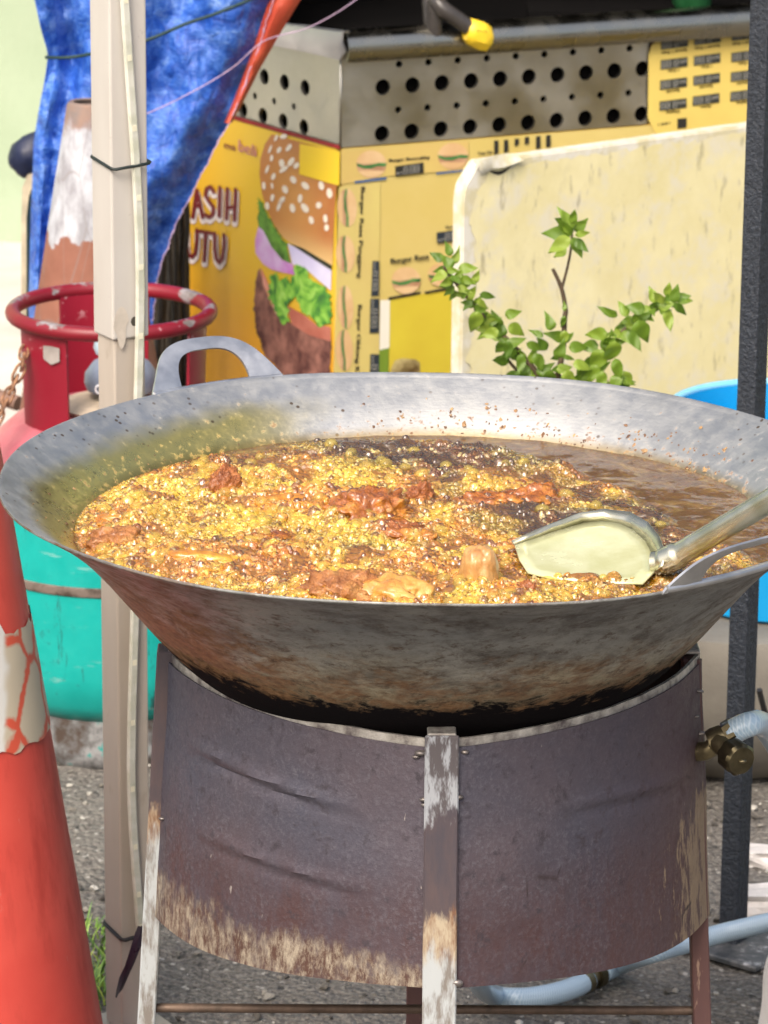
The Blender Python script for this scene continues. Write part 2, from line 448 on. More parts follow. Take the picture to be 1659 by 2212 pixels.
# dark upper box: black back and sides, unseen top slab added to shade it
topf = [onp(PF, 0.03, 0, -.03), onp(PF, UF, 0, -.03), onp(PF, UF, 0)+PL.u*.85, onp(PL, .85, 0, -.03)]
def wallpanel(name, A, B, z0, z1, th=.02):
    d = (B-A).normalized(); n = Vector((-d.y, d.x, 0)); V = []
    for p in (A, B, B+n*th, A+n*th): V += [Vector((p.x, p.y, z0)), Vector((p.x, p.y, z1))]
    return mk(name, V, [(0, 2, 3, 1), (2, 4, 5, 3), (4, 6, 7, 5), (6, 0, 1, 7), (1, 3, 5, 7), (0, 6, 4, 2)], black, cart)
wallpanel('back_panel', topf[3], topf[2], .3, 1.85)
wallpanel('side_panel', topf[0]+PL.u*.16, topf[3], ZT-.02, 1.85)
wallpanel('side_panel', topf[1]+PL.u*.16, topf[2], ZT-.02, 1.85)
rf = [onp(PF, -.1, 0, .45), onp(PF, UF+.1, 0, .45), onp(PF, UF+.1, 0)+PL.u*1.0, onp(PL, 1.0, 0, .1)]
prism('shade_roof', rf, 1.85, 1.88, black, cart)

# ---------- printed stickers: flat print, built as thin layers on the faces
def pp(name, P, pts, off, mat, parent=cart):
    return mk(name, [P.hit(x, y, off) for x, y in pts], [tuple(range(len(pts)))], mat, parent)
def ell(cx, cy, rx, ry, rot=0, n=20, a0=0, a1=360):
    c, s = math.cos(R(rot)), math.sin(R(rot)); o = []
    for i in range(n if a1-a0 >= 360 else n+1):
        t = R(a0+(a1-a0)*i/n); x, y = rx*math.cos(t), ry*math.sin(t); o.append((cx+x*c-y*s, cy+x*s+y*c))
    return o
def pmany(name, P, polys, off, mat, parent=cart):
    V, F = [], []
    for q in polys:
        k = len(V); V += [P.hit(x, y, off) for x, y in q]; F.append(tuple(range(k, len(V))))
    return mk(name, V, F, mat, parent)
def strokes(P, lines, w):
    """thick rounded pen strokes in picture units -> polygons"""
    polys = []
    for L in lines:
        for i, p in enumerate(L):
            polys.append(ell(p[0], p[1], w/2, w/2, 0, 10))
            if i+1 < len(L):
                q = L[i+1]; dx, dy = q[0]-p[0], q[1]-p[1]; l = math.hypot(dx, dy) or 1; nx_, ny_ = -dy/l*w/2, dx/l*w/2
                polys.append([(p[0]+nx_, p[1]+ny_), (q[0]+nx_, q[1]+ny_), (q[0]-nx_, q[1]-ny_), (p[0]-nx_, p[1]-ny_)])
    return polys
def inkstrokes(name, P, lines, w, off, mat, parent=cart):
    # overlapping strokes share one plane: lift every polygon a hair above the one before
    V, F = [], []
    for i, q in enumerate(strokes(P, lines, w)):
        k = len(V); V += [P.hit(x, y, off+i*1.5e-5) for x, y in q]; F.append(tuple(range(k, len(V))))
    return mk(name, V, F, mat, parent)
_txt = {}
def text_geo(s):
    if s not in _txt:
        cu = bpy.data.curves.new('t', 'FONT'); cu.body = s; cu.size = 1.0; cu.resolution_u = 3
        ob = bpy.data.objects.new('t', cu); COL.objects.link(ob); bpy.context.view_layer.update()
        me = bpy.data.meshes.new_from_object(ob.evaluated_get(bpy.context.evaluated_depsgraph_get()))
        _txt[s] = (np.array([v.co[:] for v in me.vertices]), [tuple(p.vertices) for p in me.polygons])
        bpy.data.objects.remove(ob); bpy.data.curves.remove(cu); bpy.data.meshes.remove(me)
    return _txt[s]
def ptext(name, s, P, p0, p1, h, off, mat, parent=cart, bold=0.0):
    """text from p0 to p1 (picture units), cap height h (picture units, along the face)"""
    v, f = text_geo(s); A, B = P.hit(*p0, off), P.hit(*p1, off); u = B-A; w = v[:, 0].max()-v[:, 0].min()
    un = u.normalized(); vn = P.n.cross(un)*-1
    if vn.dot(P.u.cross(P.n).cross(P.n)) == 0: pass
    vn = P.n.cross(un); hm = h/FPX*((A-cO).length)/.72
    V, F = [], []
    for rep in range(2 if bold else 1):
        k = len(V)
        V += [A+un*((x-v[:, 0].min())/w*u.length+rep*bold)+vn*(y*hm)+P.n*(rep*3e-5) for x, y, _ in v]; F += [tuple(i+k for i in q) for q in f]
    return mk(name, V, F, mat, parent)
def ink(name, c, rough=.45, c2=None, scale=20):
    q = M(name, c, rough)
    if c2: q.set('Base Color', q.mix(q.ramp(q.noise(scale, 4, .6), [(.35, 0), (.65, 1)]), c, c2))
    return q.m

# -- left face poster
po = M('poster_yellow', (.8, .5, .02), .4)
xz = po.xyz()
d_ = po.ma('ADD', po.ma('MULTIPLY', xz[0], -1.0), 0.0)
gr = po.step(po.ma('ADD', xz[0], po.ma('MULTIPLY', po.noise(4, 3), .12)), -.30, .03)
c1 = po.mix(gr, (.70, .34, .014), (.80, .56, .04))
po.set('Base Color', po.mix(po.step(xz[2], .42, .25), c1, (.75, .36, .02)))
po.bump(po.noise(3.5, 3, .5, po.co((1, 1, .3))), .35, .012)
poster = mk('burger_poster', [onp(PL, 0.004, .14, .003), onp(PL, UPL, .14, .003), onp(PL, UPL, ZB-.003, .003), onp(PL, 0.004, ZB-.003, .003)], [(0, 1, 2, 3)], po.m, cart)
z5 = zoomer(380, 300, .37372)
Z = lambda L: [z5(*q) for q in L]
def ZF(L, amp, fr=.045):              # outline with frilly edges
    out = []
    for k_, (a, b) in enumerate(zip(L, L[1:]+L[:1])):
        n_ = max(1, int(math.hypot(b[0]-a[0], b[1]-a[1])/9))
        for i in range(n_):
            x, y = a[0]+(b[0]-a[0])*i/n_, a[1]+(b[1]-a[1])*i/n_
            out.append(z5(x+amp*fbm(x*fr, y*fr, 1.3, 3), y+amp*fbm(x*fr, y*fr, 7.9, 3)))
    return out
bun = M('bun_print', (.6, .28, .08), .4); bz = bun.xyz()[2]
bun.set('Base Color', bun.mix(bun.ramp(bun.noise(9, 5, .6), [(.3, 0), (.7, 1)]), (.42, .13, .03), (.54, .22, .06)))
cb_ = PL.hit(*zoomer(380, 300, .37372)(960, 520))-Vector((C0.x, C0.y, 0)); vd_ = bun.n('ShaderNodeVectorMath'); vd_.operation = 'DISTANCE'
bun.t.links.new(bun.co(), vd_.inputs[0]); vd_.inputs[1].default_value = tuple(cb_)
base_ = bun.b.inputs['Base Color'].links[0].from_socket
base_ = bun.mix(bun.ramp(vd_.outputs['Value'], [(.0, .9), (.04, .7), (.10, 0)]), base_, (.66, .33, .09))
bun.set('Base Color', bun.mix(bun.step(bz, .475, .42), base_, (.74, .50, .20)))
off = .0045
pp('bun_print', PL, Z([(800, 95), (755, 160), (725, 260), (718, 360), (735, 490), (765, 590), (810, 690), (870, 780), (930, 825), (1010, 860), (1100, 915), (1205, 975), (1213, 830), (1222, 600), (1236, 430), (1240, 215)]), off, bun.m, poster)
pp('lettuce_print', PL, ZF([(708, 520), (735, 545), (768, 620), (812, 705), (872, 790), (905, 830), (930, 965), (870, 935), (800, 880), (750, 780), (705, 690), (712, 600)], 13), off+.0002, ink('dark_lettuce_ink', (.03, .09, .012), .4, (.18, .42, .05), 45), poster)
pp('onion_print', PL, Z([(712, 712), (690, 800), (692, 890), (740, 960), (800, 1000), (880, 1020), (955, 1035), (940, 965), (870, 935), (800, 850), (745, 740)]), off+.0004, ink('purple_onion_ink', (.75, .62, .85), .4, (.55, .12, .55), 14), poster)
pp('onion_print', PL, Z([(908, 825), (938, 965), (1020, 985), (1100, 1060), (1196, 1140), (1200, 1005), (1080, 925), (990, 870)]), off+.0004, ink('lilac_onion_ink', (.62, .58, .85), .4, (.75, .72, .92), 14), poster)
pp('dark_band_print', PL, Z([(925, 828), (1010, 858), (1100, 912), (1202, 972), (1200, 1006), (1080, 930), (990, 872)]), off+.0006, ink('dark_band_ink', (.015, .02, .008), .4), poster)
pat = ink('patty_ink', (.075, .02, .018), .4, (.36, .16, .12), 34)
pp('patty_print', PL, ZF([(722, 990), (690, 1080), (682, 1270), (700, 1420), (760, 1580), (830, 1650), (890, 1760), (1192, 1760), (1195, 1470), (1050, 1430), (940, 1365), (830, 1300), (770, 1160)], 9), off+.0002, pat, poster)
pp('tomato_print', PL, Z([(728, 985), (742, 1100), (785, 1200), (830, 1300), (850, 1290), (800, 1190), (775, 1090)]), off+.0006, ink('tomato_edge_ink', (.75, .5, .4), .4, (.7, .2, .12), 12), poster)
pp('tomato_print', PL, Z([(895, 1235), (1010, 1300), (1100, 1370), (1195, 1385), (1195, 1482), (1050, 1438), (935, 1368)]), off+.0006, ink('tomato_ink', (.42, .12, .08), .4, (.55, .2, .14), 20), poster)
le = M('bright_lettuce_ink', (.2, .5, .05), .4)
w_ = le.noise(26, 4, .6, dist=1.5); le.set('Base Color', le.ramp(w_, [(.32, (.012, .07, .03)), (.45, (.08, .3, .03)), (.55, (.25, .55, .06)), (.7, (.42, .7, .16))]))
pp('lettuce_print', PL, ZF([(778, 1045), (830, 1015), (845, 1085), (900, 1035), (925, 1100), (955, 965), (1030, 985), (1062, 1075), (1130, 1100), (1196, 1165), (1197, 1360), (1120, 1385), (1070, 1320), (1010, 1290), (960, 1180), (905, 1240), (925, 1350), (880, 1372), (825, 1290), (785, 1195)], 20, .035), off+.0008, le.m, poster)
pp('bottom_bun_print', PL, Z([(690, 1520), (740, 1600), (810, 1660), (900, 1720), (890, 1765), (700, 1765), (675, 1600)]), off+.0008, ink('pale_bun_ink', (.8, .72, .5), .4, (.72, .55, .3), 10), poster)
sm = ink('sesame_ink', (.9, .82, .68), .4)
seeds = [(830, 120, 20), (790, 195, 25), (915, 185, 50), (800, 255, 20), (930, 280, 45), (770, 330, 8), (868, 290, -20), (880, 330, 60), (965, 305, 40), (812, 378, 20), (748, 440, -5), (803, 440, 0), (945, 400, -25), (890, 465, -15), (1025, 440, -40), (1132, 440, -25), (805, 520, -5), (870, 535, 30), (990, 525, 20), (1187, 490, -10), (770, 575, -10), (940, 590, -12), (1022, 588, -35), (1115, 570, 0), (850, 575, 10), (1065, 670, -20), (1160, 660, 5), (1168, 720, -10), (880, 110, 80), (850, 200, 30)]
pmany('sesame_seed_print', PL, [ell(*z5(x, y), 3.2+2.4*random.random()+ (1.5 if x > 860 else -.8), 7.0+5*random.random(), r_+random.uniform(-14, 14), 12) for x, y, r_ in seeds], off+.0010, sm, poster)
pp('yellow_patch', PL, Z([(988, 158), (1256, 212), (1252, 440), (1180, 420), (985, 362)]), off+.0012, ink('patch_yellow', (.88, .62, .02), .4), poster)
# lettering  ASIH / UTU / beli
zt = zoomer(440, 320, .17185)
T = lambda L: [[zt(*q) for q in l] for l in L]
A_ = [[(240, 1300), (300, 900), (385, 1300)], [(262, 1130), (350, 1130)]]
S_ = [[(545, 930), (500, 850), (440, 880), (425, 980), (480, 1070), (540, 1150), (535, 1250), (480, 1300), (425, 1260)]]
I_ = [[(635, 860), (625, 1280)]]; H_ = [[(745, 880), (730, 1320)], [(865, 890), (845, 1340)], [(735, 1160), (860, 1145)]]
U1 = [[(150, 1460), (150, 1700), (175, 1830), (225, 1880), (275, 1830), (300, 1640), (300, 1480)]]
T_ = [[(340, 1500), (520, 1530)], [(430, 1520), (405, 1930)]]
U2 = [[(560, 1530), (560, 1750), (580, 1900), (625, 1960), (670, 1900), (695, 1700), (695, 1550)]]
L1 = T(A_+S_+I_+H_+U1+T_+U2)
sh = [[(x+1.5, y+8) for x, y in l] for l in L1]
inkstrokes('letter_outline_print', PL, sh, 13, off+.0002, ink('white_ink', (.85, .75, .72), .4), poster)
inkstrokes('lettering_print', PL, L1, 7.5, off+.0022, ink('maroon_ink', (.16, .012, .015), .4), poster)
ptext('script_print', 'beli', PL, zt(905, 330), zt(1160, 420), 26, off+.001, ink('pink_ink', (.55, .2, .2), .4), poster, bold=.001)
ptext('script_print', 'ma', PL, zt(700, 290), zt(860, 325), 15, off+.001, ink('dark_pink_ink', (.2, .02, .03), .4), poster, bold=.001)

# -- front face stickers
z6 = zoomer(820, 340, .28933); z3 = zoomer(1280, 0, .38577)
Z6 = lambda L: [z6(*q) for q in L]; Z3 = lambda L: [z3(*q) for q in L]; Z2 = lambda L: [z2(*q) for q in L]
pale = ink('pale_yellow_ink', (.62, .53, .18), .4, (.58, .46, .17), 8); oran = ink('orange_ink', (.58, .46, .14), .4, (.62, .50, .18), 6)
olive = ink('olive_yellow_ink', (.62, .52, .05), .4, (.54, .42, .04), 5); dk = ink('print_black', (.02, .02, .018), .5); navy = ink('print_navy', (.02, .03, .045), .5)
grn = ink('print_green', (.03, .14, .04), .4, (.1, .28, .08), 50); blue = ink('print_blue', (.04, .12, .3), .4); lg = ink('print_grey', (.36, .36, .33), .5)
bb = ink('small_bun_ink', (.62, .4, .2), .4, (.7, .5, .28), 22); wp = ink('print_white', (.75, .74, .66), .4); meat = ink('small_patty_ink', (.42, .22, .13), .4, (.58, .36, .22), 30)
o1, o2, o3, o4 = .003, .0036, .0042, .0048
menu = mk('menu_sheet', [onp(PF, .003, .14, o1-.001), onp(PF, UF-.01, .14, o1-.001), onp(PF, UF-.01, ZB-.002, o1-.001), onp(PF, .003, ZB-.002, o1-.001)], [(0, 1, 2, 3)], oran, cart)
pp('sticker_strip', PF, Z6([(95, 440), (450, 400), (450, 700), (440, 1100), (440, 2300), (40, 2300)]), o2, pale, menu)
pp('sticker_strip', PF, Z6([(110, 130), (1215, 45), (1215, 290), (520, 345), (110, 420)]), o2, ink('pale_strip_ink', (.62, .48, .15), .4, (.60, .43, .15), 9), menu)
pp('sticker_field', PF, Z6([(525, 1415), (1240, 1290), (1240, 2300), (530, 2300)]), o2, olive, menu)
def miniburger(cx, cy, rx, ry, rot=0):
    c, s = math.cos(R(rot)), math.sin(R(rot)); t = lambda L: Z6([(cx+x*c-y*s, cy+x*s+y*c) for x, y in L])
    pp('small_burger_print', PF, t(ell(0, 0, rx, ry, 0, 24)), o3, meat, menu)
    pp('small_bun_print', PF, t(ell(0, -ry*.05, rx, ry*.95, 0, 16, 180, 360)), o3+.0003, bb, menu)
    pp('small_lettuce_print', PF, t([(-rx, -ry*.1), (-rx*.5, ry*.08), (0, ry*.02), (rx*.5, -ry*.12), (rx, -ry*.08), (rx*.95, ry*.15), (rx*.4, ry*.12), (0, ry*.3), (-rx*.5, ry*.3), (-rx*.95, ry*.12)]), o3+.0006, grn, menu)
    pp('small_base_print', PF, t(ell(0, ry*.35, rx*.85, ry*.6, 0, 14, 10, 170)), o3+.0003, bb, menu)
miniburger(375, 245, 130, 120); miniburger(1080, 175, 130, 115); miniburger(675, 1250, 125, 118, -4); miniburger(990, 1200, 125, 105, -4)
for cx, cy, rx, ry in ((165, 620, 165, 85), (150, 1020, 160, 82), (150, 1480, 190, 70), (140, 1850, 180, 75)): miniburger(cx, cy, rx, ry, 88)
pp('blue_line_print', PF, Z6([(230, 390), (505, 355), (505, 375), (230, 410)]), o3+.0007, blue, menu)
pp('blue_line_print', PF, Z6([(935, 318), (1215, 285), (1215, 300), (935, 333)]), o3+.0007, blue, menu)
pp('black_line_print', PF, Z6([(520, 1395), (800, 1345), (800, 1365), (520, 1418)]), o3+.0007, dk, menu)
pp('black_line_print', PF, Z6([(835, 1345), (1090, 1300), (1090, 1322), (835, 1367)]), o3+.0007, dk, menu)
# leek-like stalk print
pp('stalk_print', PF, Z6([(452, 1420), (535, 1415), (530, 1830), (445, 1850)]), o3, wp, menu); pp('stalk_print', PF, Z6([(445, 1850), (530, 1830), (515, 2200), (435, 2200)]), o3, ink('stalk_green', (.16, .26, .03), .4), menu)
pp('dark_cup_print', PF, Z6([(545, 2010), (580, 1940), (640, 1920), (760, 1930), (795, 1960), (800, 2200), (545, 2200)]), o3, ink('brown_ink', (.1, .06, .02), .4, (.5, .42, .2), 30), menu)
def sevenseg(p, w, h, parent, plate, digs, rm=True, flip=False):
    """price display: p(a,b) maps unit square to picture units"""
    pp('price_plate', PF, [p(0, 0), p(1, 0), p(1, 1), p(0, 1)], o3+.001, plate, parent)
    q = []
    for d0 in digs:
        dw = .14
        for (x0, y0, x1, y1) in ((0, 0, 1, .08), (0, .46, 1, .54), (0, .92, 1, 1), (0, 0, .15, .5), (.85, 0, 1, .5), (0, .5, .15, 1), (.85, .5, 1, 1)):
            q.append([p(d0+dw*x, .17+.68*y) for x, y in ((x0, y0), (x1, y0), (x1, y1), (x0, y1))])
    V, F = [], []
    for i, l in enumerate(q):
        k = len(V); V += [PF.hit(x, y, o3+.0016+i*1e-5) for x, y in l]; F.append(tuple(range(k, len(V))))
    mk('price_digits', V, F, lg, parent)
def quadmap(a, b, c, d):
    return lambda x, y: tuple((a[i]*(1-x)+b[i]*x)*(1-y)+(d[i]*(1-x)+c[i]*x)*y for i in (0, 1))
def price(a, b, c, d, plate=None, flip=False):
    p = quadmap(a, b, c, d)
    sevenseg(p, 0, 0, menu, plate or navy, (.30, .52, .70) if not flip else (.05, .25, .50))
    if flip: ptext('price_text', 'RM', PF, p(.95, .28), p(.70, .3), 7, o3+.0016, lg, menu)
    else: ptext('price_text', 'RM', PF, p(.05, .85), p(.26, .83), 5.5, o3+.0016, lg, menu)
price(*Z6([(580, 262), (825, 228), (828, 320), (582, 350)]), plate=dk)
price(*Z6([(938, 835), (1190, 800), (1195, 890), (942, 930)]))
for y0, y1 in ((1080, 1385), (1405, 1705), (1885, 2190)):
    price(*Z6([(443, y0), (440, y1-5), (360 if y0 > 1080 else 372, y1), (385 if y0 < 1200 else 365, y0)]))
for s_, a, b, h in (('Burger Rasa', (540, 1105), (868, 1060), 12), ('Burger Beecrabby', (525, 225), (875, 195), 7), ('Sosis', (1012, 800), (1110, 790), 6), ('Top Up', (1290, 165), (1415, 150), 7)):
    ptext('menu_text', s_, PF, z6(*a), z6(*b), h, o3+.001, dk, menu, bold=.0012)
for s_, a, b, h in (('Burger Rasa Panggang', (285, 440), (255, 1225), 10), ('Burger Oblong Kambing', (258, 1460), (225, 2280), 10)):
    ptext('menu_text', s_, PF, z6(*a), z6(*b), h, o3+.001, dk, menu, bold=.001)
for (x, y0, y1) in ((1455, 40, 165), (1540, 35, 150), (1632, 25, 90), (1720, 10, 80)):
    pp('black_bar_print', PF, Z6([(x-20, y0), (x+18, y0-3), (x+18, y1-18), (x-20, y1)]), o3, dk, menu)
for (x, y0, y1) in ((170, 885, 965), (235, 878, 955)):
    pp('black_bar_print', PF, Z3([(x-15, y0), (x+15, y0-6), (x+15, y1-4), (x-15, y1)]), o3, dk, menu)
# upside-down sheet at the upper right
ups = pp('price_sheet', PF, Z3([(885, 350), (905, 290), (985, 225), (1080, 205), (1640, 150), (1640, 800), (940, 880), (880, 770)]), .004, ink('sheet_yellow', (.66, .50, .13), .4, (.70, .56, .15), 9), cart)
pp('steel_tear', PF, Z3([(890, 330), (905, 260), (985, 215), (985, 228), (905, 292), (885, 352)]), .0045, ink('rust_ink', (.12, .04, .02), .6), cart)
pp('green_tape', PF, Z3([(1080, 205), (1600, 152), (1600, 168), (1160, 215), (1080, 235)]), .0052, ink('green_tape_ink', (.03, .12, .02), .4), cart)
zu = zoomer(1620, 60, .16878)
for (col_, ys_, names) in (((200, 600), (205, 500, 800, 1110), ('Special + Keju', '+ Keju', 'Special', 'Daging')), ((690, 1085), (140, 440, 735, 1035), ('Special + Keju', '+ Keju', 'Special', 'Ayam')), ((1245, 1635), (75, 390, 680, 970), ('Special + Keju', '+ Keju', 'Special', 'Daging'))):
    for y, nm in zip(ys_, names):
        sl = -(y/1110)*28; xl, xr = col_[0]+sl, col_[1]+sl
        pq = quadmap(zu(xl, y+38), zu(xr, y-12), zu(xr-2, y+128), zu(xl-2, y+178))
        sevenseg(pq, 0, 0, ups, ink('price_dark', (.03, .032, .026), .5), (.05, .24, .50)); menu_ = ups
        ptext('price_text', 'RM', PF, pq(.95, .22), pq(.70, .24), 7, o3+.0017, lg, ups)
        w = {'Special + Keju': 370, '+ Keju': 165, 'Special': 190, 'Daging': 195, 'Ayam': 155}[nm]; cx = (xl+xr)/2
        ptext('price_text', nm, PF, zu(cx+w/2, y+158), zu(cx-w/2, y+158+w*.13), 6.5, o3+.0012, ink('print_olive', (.1, .07, .01), .5), ups, bold=.001)
pp('black_square_print', PF, [zu(435, 1405), zu(575, 1390), zu(570, 1535), zu(435, 1550)], o3+.001, dk, ups)
ptext('price_text', '1881', PF, zu(330, 1445), zu(150, 1470), 6, o3+.001, dk, ups)
# dark cable with a yellow end, hung over the rail
cb = plain('dark_hose', (.05, .045, .042), .35)
z1 = zoomer(640, 0, .38577)
pts = [onp(PF, .2, 1.7, -.3)]+[PF.hit(*z1(x, y), o) for x, y, o in ((1120, -60, -.02), (1165, 0, .02), (1215, 60, .035), (1300, 120, .04), (1375, 175, .042))]
cable = thing('hanging_hose', tuple(pts[-1]), 'dark hose with a yellow plastic end hanging over the cart rail', 'hose')
tube('hose', spline(pts, 6), .0120, cb, cable, 12)
yb = plain('yellow_plastic', (.78, .55, .03), .4, var=.12)
bm = bmesh.new()
e0, e1 = PF.hit(*z1(1360, 195), .042), PF.hit(*z1(1545, 225), .046)
ax = (e1-e0).normalized(); rot = Matrix((ax, PF.n.cross(ax)*-1, PF.n)).transposed()
prof = [(0, .015, .013), (.006, .021, .018), (.022, .0225, .019), (.034, .020, .017), (.039, .013, .012)]
V, F = [], []
for t, hy, hz in prof:
    for k in range(8):
        a = 2*math.pi*(k+.5)/8; c, d = math.cos(a), math.sin(a); q = max(abs(c), abs(d))
        V.append(e0+ax*t+rot.col[1]*(hy*c/q*.92)+rot.col[2]*(hz*d/q*.92)-Vector((0, 0, .008*t/.039)))
for j in range(4):
    for k in range(8): F.append((j*8+k, j*8+(k+1) % 8, j*8+8+(k+1) % 8, j*8+8+k))
F += [tuple(range(7, -1, -1)), tuple(range(32, 40))]
smooth_angle(mk('yellow_end', V, F, yb, cable, True), 40)
ptext('end_print', 'BI:IS', PF, z1(1430, 205), z1(1500, 212), 5, .068, dk, cable)
# green pot standing inside the cart
p = PF.hit(*z3(1165, 28), -.06)
gp = lathe('green_pot', [(0, 0), (.026, 0), (.03, .006), (.034, .1), (.036, .105), (.032, .105), (.028, .01), (0, .01)], plain('green_plastic', (.015, .09, .03), .4), None, 28, (p.x, p.y, p.z-.004), base=(p.x, p.y, p.z-.004))
tag(gp, 'dark green plastic pot standing inside the cart behind the rail', 'pot')
ped = box('pot_shelf', (p.x, p.y+.03, p.z-.02), (.5, .1, .02), black, cart)

# ================================================================== CREAM BOARD leaning on the cart
zB = zoomer(820, 340, .28933)
BY = 2.05
PB = solve_plane((1020, 352), (1632, 268), BY)
bo = M('weathered_cream', (.68, .6, .34), .6)
n1 = bo.noise(7, 7, .68); n2 = bo.noise(18, 7, .72); n3 = bo.noise(55, 5, .65, bo.co((1, 1, .3)))
c = bo.mix(bo.ramp(n1, [(.3, 0), (.7, 1)]), (.66, .59, .30), (.80, .74, .46))
c = bo.mix(bo.ramp(n2, [(.50, 0), (.64, .85)]), c, (.68, .64, .5))
c = bo.mix(bo.ramp(n3, [(.58, 0), (.68, .75)]), c, (.36, .32, .2)); c = bo.mix(bo.ramp(bo.noise(4, 8, .75, bo.co((1, 1, .6))), [(.52, 0), (.68, .55)]), c, (.44, .39, .24))
bo.set('Base Color', c); bo.bump(n2, .25, .003)
bw = M('chipped_white', (.74, .72, .64), .65)
bw.set('Base Color', bw.mix(bw.ramp(bw.noise(28, 6, .65), [(.42, 0), (.58, 1)]), (.58, .53, .34), (.68, .66, .58))); bw.bump(bw.noise(60, 4), .3, .003)
b0 = PB.hit(1003, 700); u0b, _ = (b0-PB.o).dot(PB.u), 0
_, ztop = uz(PB, 1020, 352); ub1 = uz(PB, 1632, 268)[0]+.22; ua, za_ = uz(PB, 1000, 402)[0], uz(PB, 1000, 402)[1]; um = uz(PB, 1035, 352)[0]
board = thing('cream_board', tuple(onp(PB, um, 0)), 'weathered cream board with chipped white edges standing against the cart', 'board')
outl = [(ua, .0), (ub1, 0), (ub1, ztop), (um, ztop), (ua+.004, za_), (ua, za_-.02)]
def slab(name, P, outl, th, mat, parent, inset=0.0, off=0.0):
    n = len(outl); cu_ = sum(p[0] for p in outl)/n; cz = sum(p[1] for p in outl)/n
    V = [onp(P, u, z, off) for u, z in outl]+[onp(P, u, z, off-th) for u, z in outl]
    bm = bmesh.new(); vs = [bm.verts.new(v) for v in V]
    bm.faces.new(vs[:n]); bm.faces.new(vs[n:][::-1])
    for i in range(n): bm.faces.new((vs[i], vs[n+i], vs[n+(i+1) % n], vs[(i+1) % n]))
    bmesh.ops.recalc_face_normals(bm, faces=bm.faces)
    if inset: bmesh.ops.bevel(bm, geom=list(bm.edges), offset=inset, segments=2, affect='EDGES')
    return smooth_angle(mkbm(name, bm, mat, parent), 50)
slab('board_core', PB, outl, .024, bw.m, board, .0025)
# the cream skin, its edge ragged where the white shows
rnd = random.Random(5); sk = []
ed = [(ua+.014, .01), (ub1-.01, .01), (ub1-.01, ztop-.007), (um+.02, ztop-.009), (ua+.018, za_-.02), (ua+.014, .01)]
for a, b in zip(ed[:-1], ed[1:]):
    k = max(2, int(math.hypot(b[0]-a[0], b[1]-a[1])/.007))
    for i in range(k):
        t = i/k; j = .013*fbm(a[0]*9+(b[0]-a[0])*t*60, (a[1]+(b[1]-a[1])*t)*60, 2.2, 3)
        sk.append((a[0]+(b[0]-a[0])*t+j, a[1]+(b[1]-a[1])*t-abs(j)*.8))
mk('cream_skin', [onp(PB, u, z, .0015) for u, z in sk], [tuple(range(len(sk)))], bo.m, board)
# curled torn flap at the top corner
g = []
for i in range(9):
    t = i/8; u = um-.012+.075*t
    g.append([onp(PB, u, ztop+.004+.004*math.sin(t*3), .004+.004*math.sin(t*5)), onp(PB, u+.004, ztop-.004-.006*math.sin(t*math.pi), .009), onp(PB, u+.012, ztop-.012*(1-t)-.004, .004)])
sheet('torn_flap', g, .0015, bw.m, board)
mk('flap_gap', [onp(PB, um+.012+.045*t, ztop-.011-.006*math.sin(t*math.pi)*(1 if k else 1.9)+.002*t, .0022) for k in (0, 1) for t in ([i/8 for i in range(9)] if k == 0 else [1-i/8 for i in range(9)])], [tuple(range(18))], plain('dark_gap', (.02, .018, .015), .9), board)
# ================================================================== LEFT SIDE
def interp(tab, y):
    for (y0, x0), (y1, x1) in zip(tab[:-1], tab[1:]):
        if y <= y1: return x0+(x1-x0)*(y-y0)/(y1-y0)
    return tab[-1][1]
# ---- blue tarpaulin with a red-orange underside
TY = 2.24
tp = M('blue_tarp', (.02, .1, .5), .42)
v1 = tp.co((1, 1, 1)); sk1 = tp.noise(19, 7, .68, tp.co((1.2, 1, 1.6), rot=(0, .6, 0)), dist=.8)
cr = tp.voro(34, 'DISTANCE_TO_EDGE', tp.co((1.7, .6, .8), rot=(0, .5, 0))); cr2 = tp.voro(85, 'DISTANCE_TO_EDGE', tp.co((.6, .6, 1.5), rot=(0, -.5, 0)))
wv = tp.noise(130, 3, .6, tp.co((1, 1, 2.4), rot=(0, .7, 0)))
f = tp.ma('ADD', tp.ma('MULTIPLY', sk1, .9), tp.ma('MULTIPLY', wv, .42))
c = tp.ramp(f, [(.46, (.008, .045, .28)), (.60, (.016, .085, .43)), (.71, (.05, .16, .55)), (.84, (.17, .30, .66))])
c = tp.mix(tp.ma('MULTIPLY', tp.ramp(cr, [(0, 1), (.045, 0)]), tp.ramp(tp.noise(16, 3), [(.45, 0), (.68, .45)])), c, (.26, .4, .8))
c = tp.mix(tp.ma('MULTIPLY', tp.ramp(cr2, [(0, 1), (.05, 0)]), tp.ramp(tp.noise(22, 3), [(.5, 0), (.7, .3)])), c, (.3, .42, .8))
tp.set('Base Color', c); tp.set('Roughness', tp.step(sk1, .3, .7, .36, .55))
bmp = tp.ma('ADD', tp.ma('MULTIPLY', cr, 1.5), tp.ma('ADD', sk1, tp.ma('MULTIPLY', wv, .3)))
tp.bump(bmp, .55, .008)
Lb = [(-420, 60), (-160, 55), (0, 75), (60, 88), (105, 101), (122, 104), (160, 99), (230, 86), (300, 74), (450, 68), (660, 62), (720, 66)]
Rb = [(-420, 700), (-160, 650), (0, 592), (60, 572), (110, 556), (180, 530), (260, 498), (300, 476), (390, 428), (440, 404), (490, 378), (540, 360), (590, 342), (640, 334), (690, 330), (720, 326)]
tarp = thing('tarpaulin', tuple(at(250, 700, TY)), 'crumpled blue tarpaulin with torn red-edged border hanging over the cart side', 'tarpaulin')
g = []
